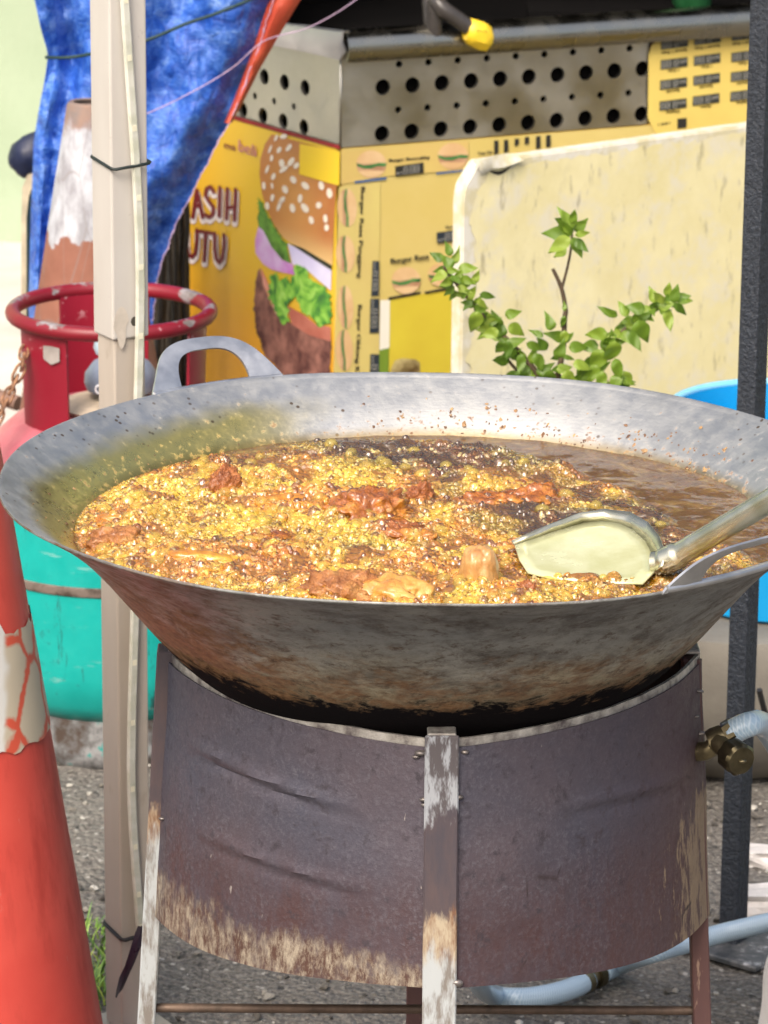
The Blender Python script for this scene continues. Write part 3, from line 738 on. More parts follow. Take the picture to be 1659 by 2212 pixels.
for i in range(116):
    y = -420+i*(720+420)/115; l, r_ = interp(Lb, y), interp(Rb, y)
    r_ += 5*fbm(y*.035, 3.1, 0, 3)+2.5*fbm(y*.3, 1.1, 0, 2); rowp = []
    pin = math.exp(-((y-115)/70)**2)
    for j in range(64):
        s = j/63; px = l+(r_-l)*s
        dep = TY+.022*math.sin(s*13+y*.004)*(.6+.4*s)+.03*pin*math.sin(s*26)*(1-s)**2+.018*fbm(px*.012, y*.009, 5, 3)+.05*s*s-.04*math.exp(-(s/.05)**2)*0
        dep += .035*math.exp(-((s-.13)/.05)**2)*(.5+pin) - .02*math.exp(-((s-.05)/.04)**2)
        rowp.append(at(px, y, dep))
    g.append(rowp)
sheet('blue_sheet', g, .0012, tp.m, tarp)
ro = M('red_tarp_back', (.5, .07, .03), .5); ro.set('Base Color', ro.mix(ro.ramp(ro.noise(14, 5), [(.3, 0), (.7, 1)]), (.42, .05, .025), (.62, .11, .05))); ro.bump(ro.noise(20, 5), .4, .006)
Ro = [(-420, 760), (-160, 735), (0, 648), (75, 603), (150, 560), (230, 520), (262, 500)]
g = []
for i in range(60):
    y = -420+i*(266+420)/59; a, b = interp(Rb, y)-10, max(interp(Ro, y), interp(Rb, y)+1)
    g.append([at(a+(b-a)*s, y, TY+.058-.02*math.sin(s*3)+.006*fbm(y*.02, s*2, 1, 2)) for s in (0, .2, .4, .6, .8, 1)])
sheet('red_underside', g, .0012, ro.m, tarp)
# frayed hem along the torn border
fr = plain('pale_hem', (.5, .36, .5), .7)
hp = [at(interp(Rb, y)+5*fbm(y*.035, 3.1, 0, 3)+2.5*fbm(y*.3, 1.1, 0, 2), y, TY+.04) for y in range(-400, 716, 4)]
V, F = tube_vf(hp, [.0007+.0016*abs(fbm(i*.9, 0, 7, 2)) for i in range(len(hp))], 6); mk('frayed_hem', V, F, fr, tarp, True)
# cords over the tarpaulin
dg = plain('dark_green_cord', (.008, .035, .035), .6)
cord = tube('tie_cord', spline([at(99, 124, TY-.05), at(150, 124, TY-.07), at(210, 114, TY-.06), at(262, 103, TY-.05), at(330, 82, TY-.045), at(400, 52, TY-.03), at(470, 28, TY-.02), at(560, -10, TY+.0), at(700, -80, TY+.05)], 6), .0025, dg, base=tuple(at(150, 124, TY)))
tag(cord, 'dark green cord pulled tight across the blue tarpaulin', 'cord')
st_m = plain('pale_string', (.42, .3, .42), .7)
strg = tube('thin_string', spline([at(250, 268, TY-.06), at(330, 240, TY-.055), at(420, 196, TY-.045), at(500, 148, TY-.02), at(560, 95, TY), at(600, 78, TY+.02), at(660, 62, TY+.03), at(720, 32, TY+.05), at(780, -8, TY+.08), at(900, -90, TY+.1)], 6), .0008, st_m, base=tuple(at(400, 200, TY)))
tag(strg, 'thin pinkish string hanging slack across the tarpaulin', 'string')

# ---- board and dark bag behind the tarpaulin
sb = thing('sign_board', tuple(at(60, 700, 2.5)), 'dark board with a cream rim half hidden behind the blue tarpaulin', 'board')
cream = plain('cream_edge', (.5, .44, .32), .6); tealk = plain('dark_teal', (.008, .025, .035), .35)
o_ = [(46, 720), (46, 470), (48, 405), (60, 375), (82, 355), (160, 350), (160, 720)]
i_ = [(57, 720), (57, 470), (62, 425), (74, 392), (90, 372), (160, 366), (160, 720)]
Yq = 2.36
V = [at(x, y, Yq) for x, y in o_]+[at(x, y, Yq+.03) for x, y in o_]; n = len(o_)
mk('frame', V, [tuple(range(n)), tuple(range(2*n-1, n-1, -1))]+[(i, n+i, n+(i+1) % n, (i+1) % n) for i in range(n)], cream, sb)
V = [at(x, y, Yq-.004) for x, y in i_]+[at(x, y, Yq-.001) for x, y in i_]
mk('dark_face', V, [tuple(range(n)), tuple(range(2*n-1, n-1, -1))]+[(i, n+i, n+(i+1) % n, (i+1) % n) for i in range(n)], tealk, sb)
V, F = [], []
c = at(72, 330, 2.38); bm = bmesh.new(); bmesh.ops.create_icosphere(bm, subdivisions=3, radius=1)
for v in bm.verts:
    k = 1+.18*fbm(v.co.x*1.6, v.co.y*1.6, v.co.z*1.6, 3)
    v.co = c+Vector((v.co.x*.033*k+v.co.z*.012, v.co.y*.03*k, v.co.z*.033*k))
bag = mkbm('dark_bag', bm, plain('navy_cloth', (.008, .015, .05), .55), None, True, base=tuple(c)); tag(bag, 'small dark navy bundle on top of the cream-rimmed board', 'bag')
# dark clutter under the tarpaulin beside the poster
clut = thing('cable_bundle', tuple(at(375, 700, 2.5)), 'bundle of dark hanging cables in the gap beside the yellow poster', 'cables')
rnd = random.Random(11); dark = plain('dark_rubber', (.02, .016, .013), .6); brn = plain('brown_rubber', (.06, .045, .03), .6)
for k in range(15):
    x = 338+k*4.6+rnd.uniform(-3, 3); d = 2.62+rnd.uniform(-.06, .08)
    tube('cable', spline([at(x+rnd.uniform(-6, 6), y, d) for y in (380, 480, 580, 680, 780, 900)], 4), rnd.uniform(.002, .005), dark if k % 3 else brn, clut, 7)
pd = [at(300, 200, 2.78), at(400, 200, 2.78), at(400, 1000, 2.78), at(300, 1000, 2.78)]
box('backing_panel', (at(340, 700, 2.76).x, 2.78, .4), (.14, .01, .7), dark, clut)

# ---- old faded cone behind the cylinder
def cone_obj(name, ax, Y, prof, mat, label, flange):
    base = (ax, Y, 0)
    t = thing(name, base, label, 'traffic cone')
    lathe('cone_body', prof+[(prof[-1][0]-.006, prof[-1][1]-.002)]+[(r_-.006, z) for r_, z in prof[::-1]], mat, t, 64, base)
    bm = box_bm((ax, Y, .016), (flange, flange, .03), .012, None, 2); mkbm('cone_base', bm, mat, t)
    return t
oc = M('old_cone', (.45, .16, .07), .75)
z = oc.xyz(); nn = oc.noise(14, 6, .65); nn2 = oc.noise(45, 4, .6, oc.co((1, 1, .5)))
c = oc.mix(oc.ramp(nn, [(.3, 0), (.7, 1)]), (.20, .078, .048), (.275, .115, .075))
edge = oc.ma('ADD', z[2], oc.ma('MULTIPLY', oc.ma('SUBTRACT', oc.noise(30, 4), .5), .08))
wcol = oc.mix(oc.ramp(nn2, [(.35, 0), (.65, 1)]), (.26, .26, .28), (.48, .50, .54))
c = oc.mix(oc.ma('MULTIPLY', oc.step(edge, .562, .568), oc.step(edge, .735, .715)), c, wcol)
gc = oc.mix(oc.ramp(nn, [(.4, 0), (.6, 1)]), (.17, .14, .13), (.26, .16, .115))
c = oc.mix(oc.step(edge, .71, .735), c, gc)
c = oc.mix(oc.ramp(oc.voro(16, 'DISTANCE_TO_EDGE', oc.co((1.8, 1.8, .35))), [(0, .55), (.018, 0)]), c, (.2, .17, .16))
oc.set('Base Color', c); oc.bump(nn, .3, .004)
OCY = 2.02; top = at(192, 219, OCY); zt_ = top.z
prof = [(.17, .03), (.145, .05), (.145-.115*.2, .05+(zt_-.05)*.2), (.145-.115*.5, .05+(zt_-.05)*.5), (.145-.115*.8, .05+(zt_-.05)*.8), (.030, zt_-.004), (.027, zt_)]
print('old cone top z', zt_)
cone_obj('traffic_cone', top.x, OCY, prof, oc.m, 'faded dirty traffic cone with white painted top behind the gas cylinder', .34)

# ---- near orange cone with a cracked white band
nc = M('orange_cone', (.72, .08, .03), .45)
z = nc.xyz(); nn = nc.noise(9, 5, .6); n4 = nc.noise(35, 5, .65, nc.co((1, 1, .25)))
c = nc.mix(nc.ramp(nn, [(.3, 0), (.7, 1)]), (.50, .054, .042), (.58, .08, .06))
c = nc.mix(nc.ramp(n4, [(.5, 0), (.68, .6)]), c, (.34, .03, .022)); c = nc.mix(nc.ramp(nc.noise(60, 6, .75, nc.co((1, 1, .2))), [(.64, 0), (.72, .6)]), c, (.55, .28, .22))
nc.set('Base Color', c); nc.set('Roughness', nc.step(n4, .3, .7, .38, .6)); nc.bump(n4, .12, .002)
CX, CY = at(-118, 1500, .39).x, .39
def con_r(zv): return .050+(.77-zv)*.1515
prof = [(.185, .03), (con_r(.05)+.004, .045)]+[(con_r(q), q) for q in (.07, .15, .25, .35, .45, .55, .65, .74, .765)]
near = cone_obj('traffic_cone', CX, CY, prof, nc.m, 'bright orange traffic cone with cracked white band beside the white pole', .375)
zb1, zb0 = atz, None
def cone_z(py):                        # height on the cone's visible side at a picture row
    lo, hi = 0.0, .77
    for _ in range(40):
        mid = (lo+hi)/2; p = Vector((CX+con_r(mid)*.5, CY-con_r(mid)*.85, mid)); q = p-cO
        y = 1106-FPX*(q.dot(cU)/q.dot(cF))
        if y > py: lo = mid
        else: hi = mid
    return (lo+hi)/2
za, zb = cone_z(1388), cone_z(1632)
wbm = M('white_band', (.8, .8, .78), .5)
vx_ = wbm.n('ShaderNodeVectorMath'); vx_.operation = 'ADD'; wbm.t.links.new(wbm.co((1, 1, .6), loc=(.31, .2, .05)), vx_.inputs[0]); wbm.t.links.new(wbm.mix(1.0, (0, 0, 0), wbm.mix(1.0, wbm.noise(16, 4, .6, out='Color'), (.018, .018, .018), 'MULTIPLY')), vx_.inputs[1]); vd = wbm.voro(22, 'DISTANCE_TO_EDGE', vx_.outputs[0]); dn = wbm.noise(40, 4, .6)
xx = wbm.xyz()
vv = wbm.ma('ADD', vd, wbm.ma('MULTIPLY', wbm.ma('SUBTRACT', dn, .5), .08))
side = wbm.step(wbm.ma('ADD', xx[0], wbm.ma('MULTIPLY', wbm.noise(18, 3), .02)), .074, .080)
crack = wbm.ma('MULTIPLY', wbm.ramp(vv, [(.03, 1), (.05, 0)]), side)
soft = wbm.ma('MULTIPLY', wbm.ramp(vv, [(.05, 1), (.085, 0)]), side)
cell = wbm.mix(side, (.60, .61, .60), (.50, .45, .35))
c = wbm.mix(soft, cell, (.5, .27, .2)); c = wbm.mix(crack, c, (.58, .09, .05))
c = wbm.mix(wbm.ramp(wbm.noise(24, 5), [(.66, 0), (.74, .6)]), c, (.45, .3, .28))
wbm.set('Base Color', c); wbm.bump(vv, .4, .002)
V, F = [], []
nb = 90
for i in range(nb+1):
    a = -math.pi*1.0+2*math.pi*i/nb
    ru = .012*fbm(a*4, 2.2, 0, 3)+.02*max(0, fbm(a*9, 5.5, 0, 2)); rl = .006*fbm(a*6, 7.2, 0, 3)
    for t in (0, .25, .5, .75, 1):
        zz_ = (zb+rl)*(1-t)+(za+ru)*t; r_ = con_r(zz_)+.0012; V.append(Vector((CX+r_*math.cos(a), CY+r_*math.sin(a), zz_)))
for i in range(nb):
    for j in range(4): F.append((i*5+j, i*5+5+j, i*5+6+j, i*5+1+j))
mk('white_band', V, F, wbm.m, near, True)

# ---- gas cylinder
GY = 1.585; GX = at(241, 675, GY).x; ZR = at(241, 672, GY).z
gas = thing('gas_cylinder', (GX, GY, 0), 'green gas cylinder with pink shoulder and red guard ring behind the pole', 'gas cylinder')
gm = M('cylinder_green', (.0, .42, .36), .38)
z = gm.xyz(); n1 = gm.noise(10, 6, .62); n2 = gm.noise(45, 5, .65)
c = gm.mix(gm.ramp(n1, [(.3, 0), (.7, 1)]), (.0, .30, .27), (.012, .40, .36))
c = gm.mix(gm.ramp(n2, [(.60, 0), (.68, .7)]), c, (.01, .19, .18)); c = gm.mix(gm.ramp(gm.noise(36, 6, .75, gm.co((1, 1, .16))), [(.60, 0), (.66, .9)]), c, (.02, .09, .09)); c = gm.mix(gm.ramp(gm.noise(30, 6, .75, gm.co((.3, .3, 1.6), loc=(3, 1, 2))), [(.61, 0), (.67, .65)]), c, (.22, .45, .42))
c = gm.mix(gm.ramp(gm.noise(22, 5, .7), [(.68, 0), (.73, .7)]), c, (.3, .55, .5))
pk = gm.mix(gm.ramp(n1, [(.3, 0), (.7, 1)]), (.36, .06, .085), (.46, .13, .16))
e_ = gm.ma('ADD', z[2], gm.ma('MULTIPLY', gm.ma('SUBTRACT', n2, .5), .012))
c = gm.mix(gm.step(e_, .382, .388), c, pk)
low = gm.ma('MULTIPLY', gm.step(e_, .075, .05), gm.ramp(n2, [(.4, 0), (.55, 1)]))
c = gm.mix(low, c, (.16, .17, .17))
gm.set('Base Color', c); gm.set('Roughness', gm.step(n2, .3, .7, .3, .5)); gm.bump(n2, .15, .003)
RB = .168
prof = [(.0, .045), (.09, .048), (.14, .06), (.160, .085), (RB, .125), (RB, .225), (RB, .245), (RB, .345), (.163, .378), (.15, .402), (.125, .424), (.095, .436), (.04, .442), (0, .443)]
lathe('tank', prof, gm.m, gas, 72, (GX, GY, 0))
rs_ = M('rust_seam', (.12, .07, .045), .8); rs_.set('Base Color', rs_.mix(rs_.ramp(rs_.noise(40, 5), [(.42, 0), (.56, 1)]), (.05, .035, .025), (.15, .115, .095))); rs_.bump(rs_.noise(90, 4), .5, .002)
zs_ = .241
lathe('weld_seam', [(RB+.0004, zs_-.0065), (RB+.0022, zs_-.005), (RB+.0028, zs_), (RB+.0022, zs_+.005), (RB+.0004, zs_+.0065)], rs_.m, gas, 72, (GX, GY, 0))
fm = M('foot_metal', (.25, .26, .26), .7, .3); k = fm.noise(25, 6, .65)
fm.set('Base Color', fm.ramp(k, [(.36, (.05, .032, .022)), (.47, (.11, .11, .11)), (.56, (.22, .22, .22)), (.62, (.008, .2, .18))])); fm.bump(k, .3, .003)
lathe('foot_ring', [(.13, .0), (.146, .0), (.149, .004), (.149, .022), (.146, .026), (.146, .055), (.142, .062), (.13, .06)], fm.m, gas, 64, (GX, GY, 0))
cm = M('collar_red', (.34, .012, .03), .42)
n1 = cm.noise(55, 5, .65); n2 = cm.noise(18, 5, .65); z = cm.xyz()
c = cm.mix(cm.ramp(cm.noise(8, 4), [(.3, 0), (.7, 1)]), (.15, .004, .011), (.22, .008, .02))
up = cm.step(z[2], ZR-.004, ZR+.012)
w = cm.ramp(cm.ma('ADD', n2, cm.ma('MULTIPLY', up, .12)), [(.65, 0), (.69, 1)])
c = cm.mix(w, c, cm.mix(cm.ramp(n1, [(.4, 0), (.6, 1)]), (.15, .125, .115), (.30, .28, .29)))
c = cm.mix(cm.ramp(cm.noise(80, 3), [(.7, 0), (.74, .8)]), c, (.42, .2, .22))
cm.set('Base Color', c); cm.bump(n2, .15, .003)
RR = .125
V, F = tube_vf([Vector((GX+RR*math.cos(2*math.pi*i/72), GY+RR*math.sin(2*math.pi*i/72), ZR)) for i in range(72)], .0095, 14, closed=True)
mk('guard_ring', V, F, cm.m, gas, True)
cp = M('collar_plate', (.34, .012, .03), .42)
n1 = cp.noise(60, 4, .65); c = cp.mix(cp.ramp(cp.noise(6, 4), [(.3, 0), (.7, 1)]), (.20, .005, .016), (.255, .008, .026))
zz = cp.xyz()[2]
c = cp.mix(cp.ma('MULTIPLY', cp.step(zz, ZR-.045, ZR-.02), cp.ramp(n1, [(.6, 0), (.64, 1)])), c, (.42, .2, .22))
cp.set('Base Color', c); cp.bump(cp.noise(30, 4), .1, .002)
for a0, a1 in ((203, 246), (-32, 6), (70, 128)):
    g = []
    for i in range(17):
        a = R(a0+(a1-a0)*i/16); r_ = RR-.006
        g.append([Vector((GX+(r_-.004+.004*t)*math.cos(a), GY+(r_-.004+.004*t)*math.sin(a), .425+(ZR-.004-.425)*t)) for t in (0, .3, .6, .9, 1)])
    sheet('collar_plate', g, .004, cp.m, gas)
# bare chipped patch and notch
a = R(236); pc = Vector((GX+(RR)*math.cos(a), GY+RR*math.sin(a), ZR-.03))
gmid = plain('grey_paint_patch', (.3, .27, .25), .7)
V, F = [], []
for i in range(7):
    aa = a+R(-6+12*i/6)
    for t in (0, 1): V.append(Vector((GX+(RR-.002)*math.cos(aa), GY+(RR-.002)*math.sin(aa), ZR-.045+.024*t*(1-.3*abs(i-3)/3)+.006*abs(i-3)/3)))
for i in range(6): F.append((i*2, i*2+2, i*2+3, i*2+1))
mk('chipped_patch', V, F, gmid, gas)
# cream tag with lettering scrap on the back plate
crm = plain('pale_pink', (.6, .38, .3), .6)
lp = spline([Vector((GX+.004+.008*math.cos(t), GY+RR-.016, ZR-.04+.009*math.sin(t))) for t in (-3.4, -2.6, -1.8, -1.0, -.2, .5)], 4)
V, F = tube_vf(lp, .0026, 8); mk('letter_scrap', V, F, crm, gas, True)
# regulator
reg = thing('gas_regulator', (GX+.012, GY-.01, .44), 'grey-blue gas regulator with black knob inside the red guard ring', 'regulator')
rg = plain('regulator_grey', (.2, .24, .32), .45); kb = plain('knob_black', (.025, .028, .03), .4)
rc = (GX+.012, GY-.01, .455)
lathe('regulator_body', [(0, 0), (.02, 0), (.022, .006), (.044, .010), (.047, .018), (.046, .03), (.036, .044), (.022, .05), (0, .051)], rg, reg, 36, rc)
lathe('knob', [(0, .05), (.017, .05), (.019, .054), (.019, .068), (.016, .074), (0, .075)], kb, reg, 24, rc)
lathe('washer', [(.022, -.012), (.075, -.016), (.078, -.010), (.06, -.004), (.022, 0)], plain('cream_washer', (.56, .46, .34), .7), reg, 40, rc)
p0 = Vector(rc)+Vector((-.01, -.044, .02))
V, F = tube_vf([p0+Vector((-.014, -.002, 0))+Vector((.0055*math.cos(t), 0, .0055*math.sin(t))) for t in [i*.628 for i in range(10)]], .0014, 6, closed=True); mk('white_mark', V, F, plain('white_mark', (.75, .76, .8), .5), reg, True)
V, F = tube_vf([p0+Vector((.0, -.002, -.005)), p0+Vector((.004, -.002, .006)), p0+Vector((.009, -.002, -.005))], .0013, 6); mk('white_mark', V, F, plain('white_mark', (.75, .76, .8), .5), reg, True)
lathe('valve_cap', [(0, 0), (.013, 0), (.016, .008), (.013, .022), (0, .024)], plain('pale_blue_cap', (.4, .52, .6), .5), reg, 20, (GX-.01, GY+.03, .50))
tube('valve_stem', [(GX-.01, GY+.03, .45), (GX-.01, GY+.03, .5)], .008, plain('stem_grey', (.3, .3, .3), .4, .8), reg)
# ---- rusty chain slung from the ring
chm = M('rusty_chain', (.2, .09, .04), .8); chm.set('Base Color', chm.mix(chm.ramp(chm.noise(120, 4), [(.35, 0), (.65, 1)]), (.1, .045, .025), (.36, .19, .1)))
chain = thing('rusty_chain', tuple(at(20, 860, GY-.1)), 'rusty chain hanging from the red guard ring at the left edge', 'chain')
cpts = spline([at(52, 752, GY-.06), at(48, 790, GY-.085), at(30, 828, GY-.09), at(14, 865, GY-.1), at(-6, 905, GY-.11), at(-40, 960, GY-.12), at(-90, 1010, GY-.12)], 12)
acc = 0; last = cpts[0]; k = 0
for i in range(1, len(cpts)):
    acc += (cpts[i]-cpts[i-1]).length
    if acc >= .0155:
        acc = 0; d = (cpts[i]-last).normalized(); c = (cpts[i]+last)/2; last = cpts[i]
        s = d.cross(Vector((0, 1, 0))).normalized(); tvec = d.cross(s)
        w = (s*.8+tvec*.35).normalized() if k % 2 == 0 else (s*.15+tvec).normalized(); k += 1
        V, F = tube_vf([c+d*(.0105*math.cos(t)+.003*(1 if math.cos(t) > 0 else -1))+w*(.0062*math.sin(t)) for t in [q*2*math.pi/18 for q in range(18)]], .0019, 7, closed=True)
        mk('link', V, F, chm.m, chain, True)
# brown stick on the pavement at the left edge
stk = tube('stick', [at(-60, 838, 2.3), at(0, 858, 2.3), at(40, 872, 2.28)], .011, plain('brown_stick', (.2, .12, .09), .8), base=tuple(at(0, 858, 2.3))); tag(stk, 'brown stick lying behind the pink cylinder shoulder', 'stick')

# ================================================================== POLE
PY = .62; PX = at(262, 725, PY).x; ZJ = at(262, 722, PY).z
pole = thing('white_pole', (PX, PY, 0), 'off-white two-part square canopy pole with clear light strip', 'pole')
pw = M('pole_paint', (.62, .6, .56), .4)
n1 = pw.noise(7, 5, .6, pw.co((1, 1, .3))); n2 = pw.noise(50, 4, .6)
c = pw.mix(pw.ramp(n1, [(.3, 0), (.7, 1)]), (.44, .41, .37), (.55, .53, .49)); c = pw.mix(pw.ramp(n2, [(.68, 0), (.73, .7)]), c, (.3, .27, .25))
pw.set('Base Color', c); pw.bump(n2, .08, .002)
pl = M('lower_pole_paint', (.58, .53, .46), .45); n1 = pl.noise(6, 5, .6, pl.co((1, 1, .25))); n2 = pl.noise(42, 4, .6, pl.co((1, 1, .5)))
c = pl.mix(pl.ramp(n1, [(.3, 0), (.7, 1)]), (.37, .32, .26), (.50, .45, .39)); c = pl.mix(pl.ramp(n2, [(.64, 0), (.72, .5)]), c, (.33, .28, .22)); pl.set('Base Color', c)
rz = Matrix.Rotation(R(32), 3, 'Z')
box('outer_tube', (PX, PY, (ZJ+2.3)/2), (.0420, .0420, 2.3-ZJ), pw.m, pole, .0022, rz, 2)
box('inner_tube', (PX, PY, (ZJ+.1)/2+.005), (.0362, .0362, ZJ+.1-.01), pl.m, pole, .0022, rz, 2)
box('foot_plate', (PX, PY, .005), (.08, .08, .008), pl.m, pole, .001, rz)
nR = Vector((math.sin(R(32)), -math.cos(R(32)), 0)); uR = Vector((math.cos(R(32)), math.sin(R(32)), 0))
hc = Vector((PX, PY, at(285, 686, PY).z))+nR*.0213+uR*.004
mk('bolt_hole', [hc+uR*.0042*math.cos(t)+Vector((0, 0, .005*math.sin(t))) for t in [i*2*math.pi/16 for i in range(16)]], [tuple(range(16))], plain('hole_dark', (.05, .045, .035), .9), pole)
stn = plain('glue_stain', (.5, .45, .38), .5)
hc = Vector((PX, PY, at(262, 690, PY).z))+nR*.0214-uR*.011
mk('glue_stain', [hc+uR*(.009*math.cos(t)*(1 if math.sin(t) > 0 else .6))+Vector((0, 0, .022*math.sin(t)-.003)) for t in [i*2*math.pi/20 for i in range(20)]], [tuple(range(20))], stn, pole)
# clear LED strip following the right-hand face
ls = M('clear_strip', (.72, .74, .62), .18); ls.set('Transmission Weight', .25); ls.set('IOR', 1.4); ls.set('Coat Weight', .5)
ls.set('Base Color', ls.mix(ls.ramp(ls.noise(40, 4), [(.4, 0), (.6, 1)]), (.6, .62, .5), (.76, .77, .68)))
def onright(px, py, off):            # on the pole's right-hand face
    c = Vector((PX, PY, 0))+nR*(.0211+off); d = ray(px, py); t = (c-cO).dot(nR)/d.dot(nR); return cO+d*t
pa = [(255, -2200), (257, -1400), (258, -700), (262, -160), (270, 0), (276, 100), (285, 230), (293, 345), (300, 480), (303, 600), (302, 725), (299, 850), (296, 1000), (294, 1200), (291, 1350), (288, 1450), (285, 1560), (284, 1680), (288, 1790), (294, 1880), (300, 1960), (304, 2010)]
pts = spline([onright(x, y, .005 if y < 720 else .0045) for x, y in pa], 5)
V, F = [], []
for i, p in enumerate(pts):
    t = (pts[min(i+1, len(pts)-1)]-pts[max(0, i-1)]).normalized(); s = t.cross(nR).normalized()
    for a_, b_ in ((-.0044, -.002), (.0044, -.002), (.0044, .001), (.003, .0025), (-.003, .0025), (-.0044, .001)): V.append(p+s*a_+nR*b_)
for i in range(len(pts)-1):
    for k in range(6): F.append((i*6+k, i*6+(k+1) % 6, i*6+6+(k+1) % 6, i*6+6+k))
strip = thing('light_strip', tuple(pts[-1]), 'clear plastic light strip running down the white pole', 'light strip')
mk('clear_sleeve', V, F, ls.m, strip)
ledm = plain('led_chip', (.70, .68, .52), .4, var=.1)
for i, p in enumerate(pts):
    if i % 6 == 2 and i+1 < len(pts):
        t = (pts[i+1]-pts[i-1]).normalized(); s = t.cross(nR).normalized()
        V = [p+s*(a_*.0022)+t*(b_*.0030)+nR*(.0014+c_*.0016) for a_ in (-1, 1) for b_ in (-1, 1) for c_ in (0, 1)]
        mk('led_chip', V, [(0, 1, 3, 2), (4, 6, 7, 5), (0, 4, 5, 1), (2, 3, 7, 6), (1, 5, 7, 3), (0, 2, 6, 4)], ledm, strip)
# ties round the pole
def tie(name, py, half, rad, mat, label, dz=.003):
    zc = at(262, py, PY).z; hx = half+rad*.6; P = []
    for sx, sy, dz_ in ((-1, -1, -dz), (1, -1, 0), (1, 1, dz), (-1, 1, dz)):
        v = rz@Vector((sx*hx, sy*(hx+.006*(sy < 0)), 0)); P.append(Vector((PX, PY, zc+dz_))+v)
    Q = []
    for i in range(4):
        for t in (0.08, .3, .5, .7, .92): Q.append(P[i].lerp(P[(i+1) % 4], t))
    V, F = tube_vf(Q, rad, 7, closed=True); o = mk(name, V, F, mat, None, True, base=(PX, PY, zc)); return tag(o, label, 'cable tie')
tie('wire_tie', 346, .021, .0017, plain('tie_dark', (.01, .018, .016), .5), 'dark wire tie round the upper pole')
tie('rubber_tie', 2002, .0182, .0022, plain('tie_black', (.008, .008, .009), .5), 'black tie round the lower pole near the stove leg')
tpm = plain('dark_tape', (.02, .012, .025), .35)
g = []
for i, (x, y, w) in enumerate(((306, 1998, 8), (303, 2015, 12), (294, 2045, 13), (281, 2080, 12), (268, 2110, 11), (258, 2140, 7), (252, 2152, 2))):
    c = at(x, y, PY-.055); g.append([c+Vector((-w/2200, .004*math.sin(i*1.7), -w/6000)), c+Vector((0, -.004, 0)), c+Vector((w/2200, .003*math.cos(i), w/4000))])
tail = sheet('tape_tail', g, .0008, tpm, None, base=tuple(at(295, 2020, PY-.05))); tag(tail, 'strip of dark tape dangling from the black tie on the pole', 'tape')
# ================================================================== STOVE
WX = at(925, 1034, 0).x; ZRIM = at(897, 1034, 0).z; RW = .3725
print('wok', WX, ZRIM)
SX = at(937, 1500, 0).x; SY = 0.0; ZS = ZRIM-.157; RS0 = .236
ZP0 = at(945, 2150, -.262).z
print('stove top', ZS, 'panel bottom', ZP0)
def rs(z): return RS0+(ZS-z)*.058                      # splay
def plan(a, r_, k=.38):
    """between circle and the chord joining the four legs (a in degrees, legs at 0/90/180/270 + turn)"""
    q = math.floor((a)/90); a0, a1 = R(q*90), R(q*90+90); t = (a-q*90)/90
    c = Vector((math.cos(R(a)), math.sin(R(a)), 0))*r_
    ch = (Vector((math.cos(a0), math.sin(a0), 0))*(1-t)+Vector((math.cos(a1), math.sin(a1), 0))*t)*r_
    return c*(1-k)+ch*k
TURN = 1.0
def sp(a, z, dr=0.0):
    p = plan(a, rs(z)+dr); p = Matrix.Rotation(R(TURN), 3, 'Z')@p; return Vector((SX, SY, z))+p
stove = thing('wok_stove', (SX, SY, 0), 'heat-stained sheet-metal wok stove on four peeling legs', 'stove')
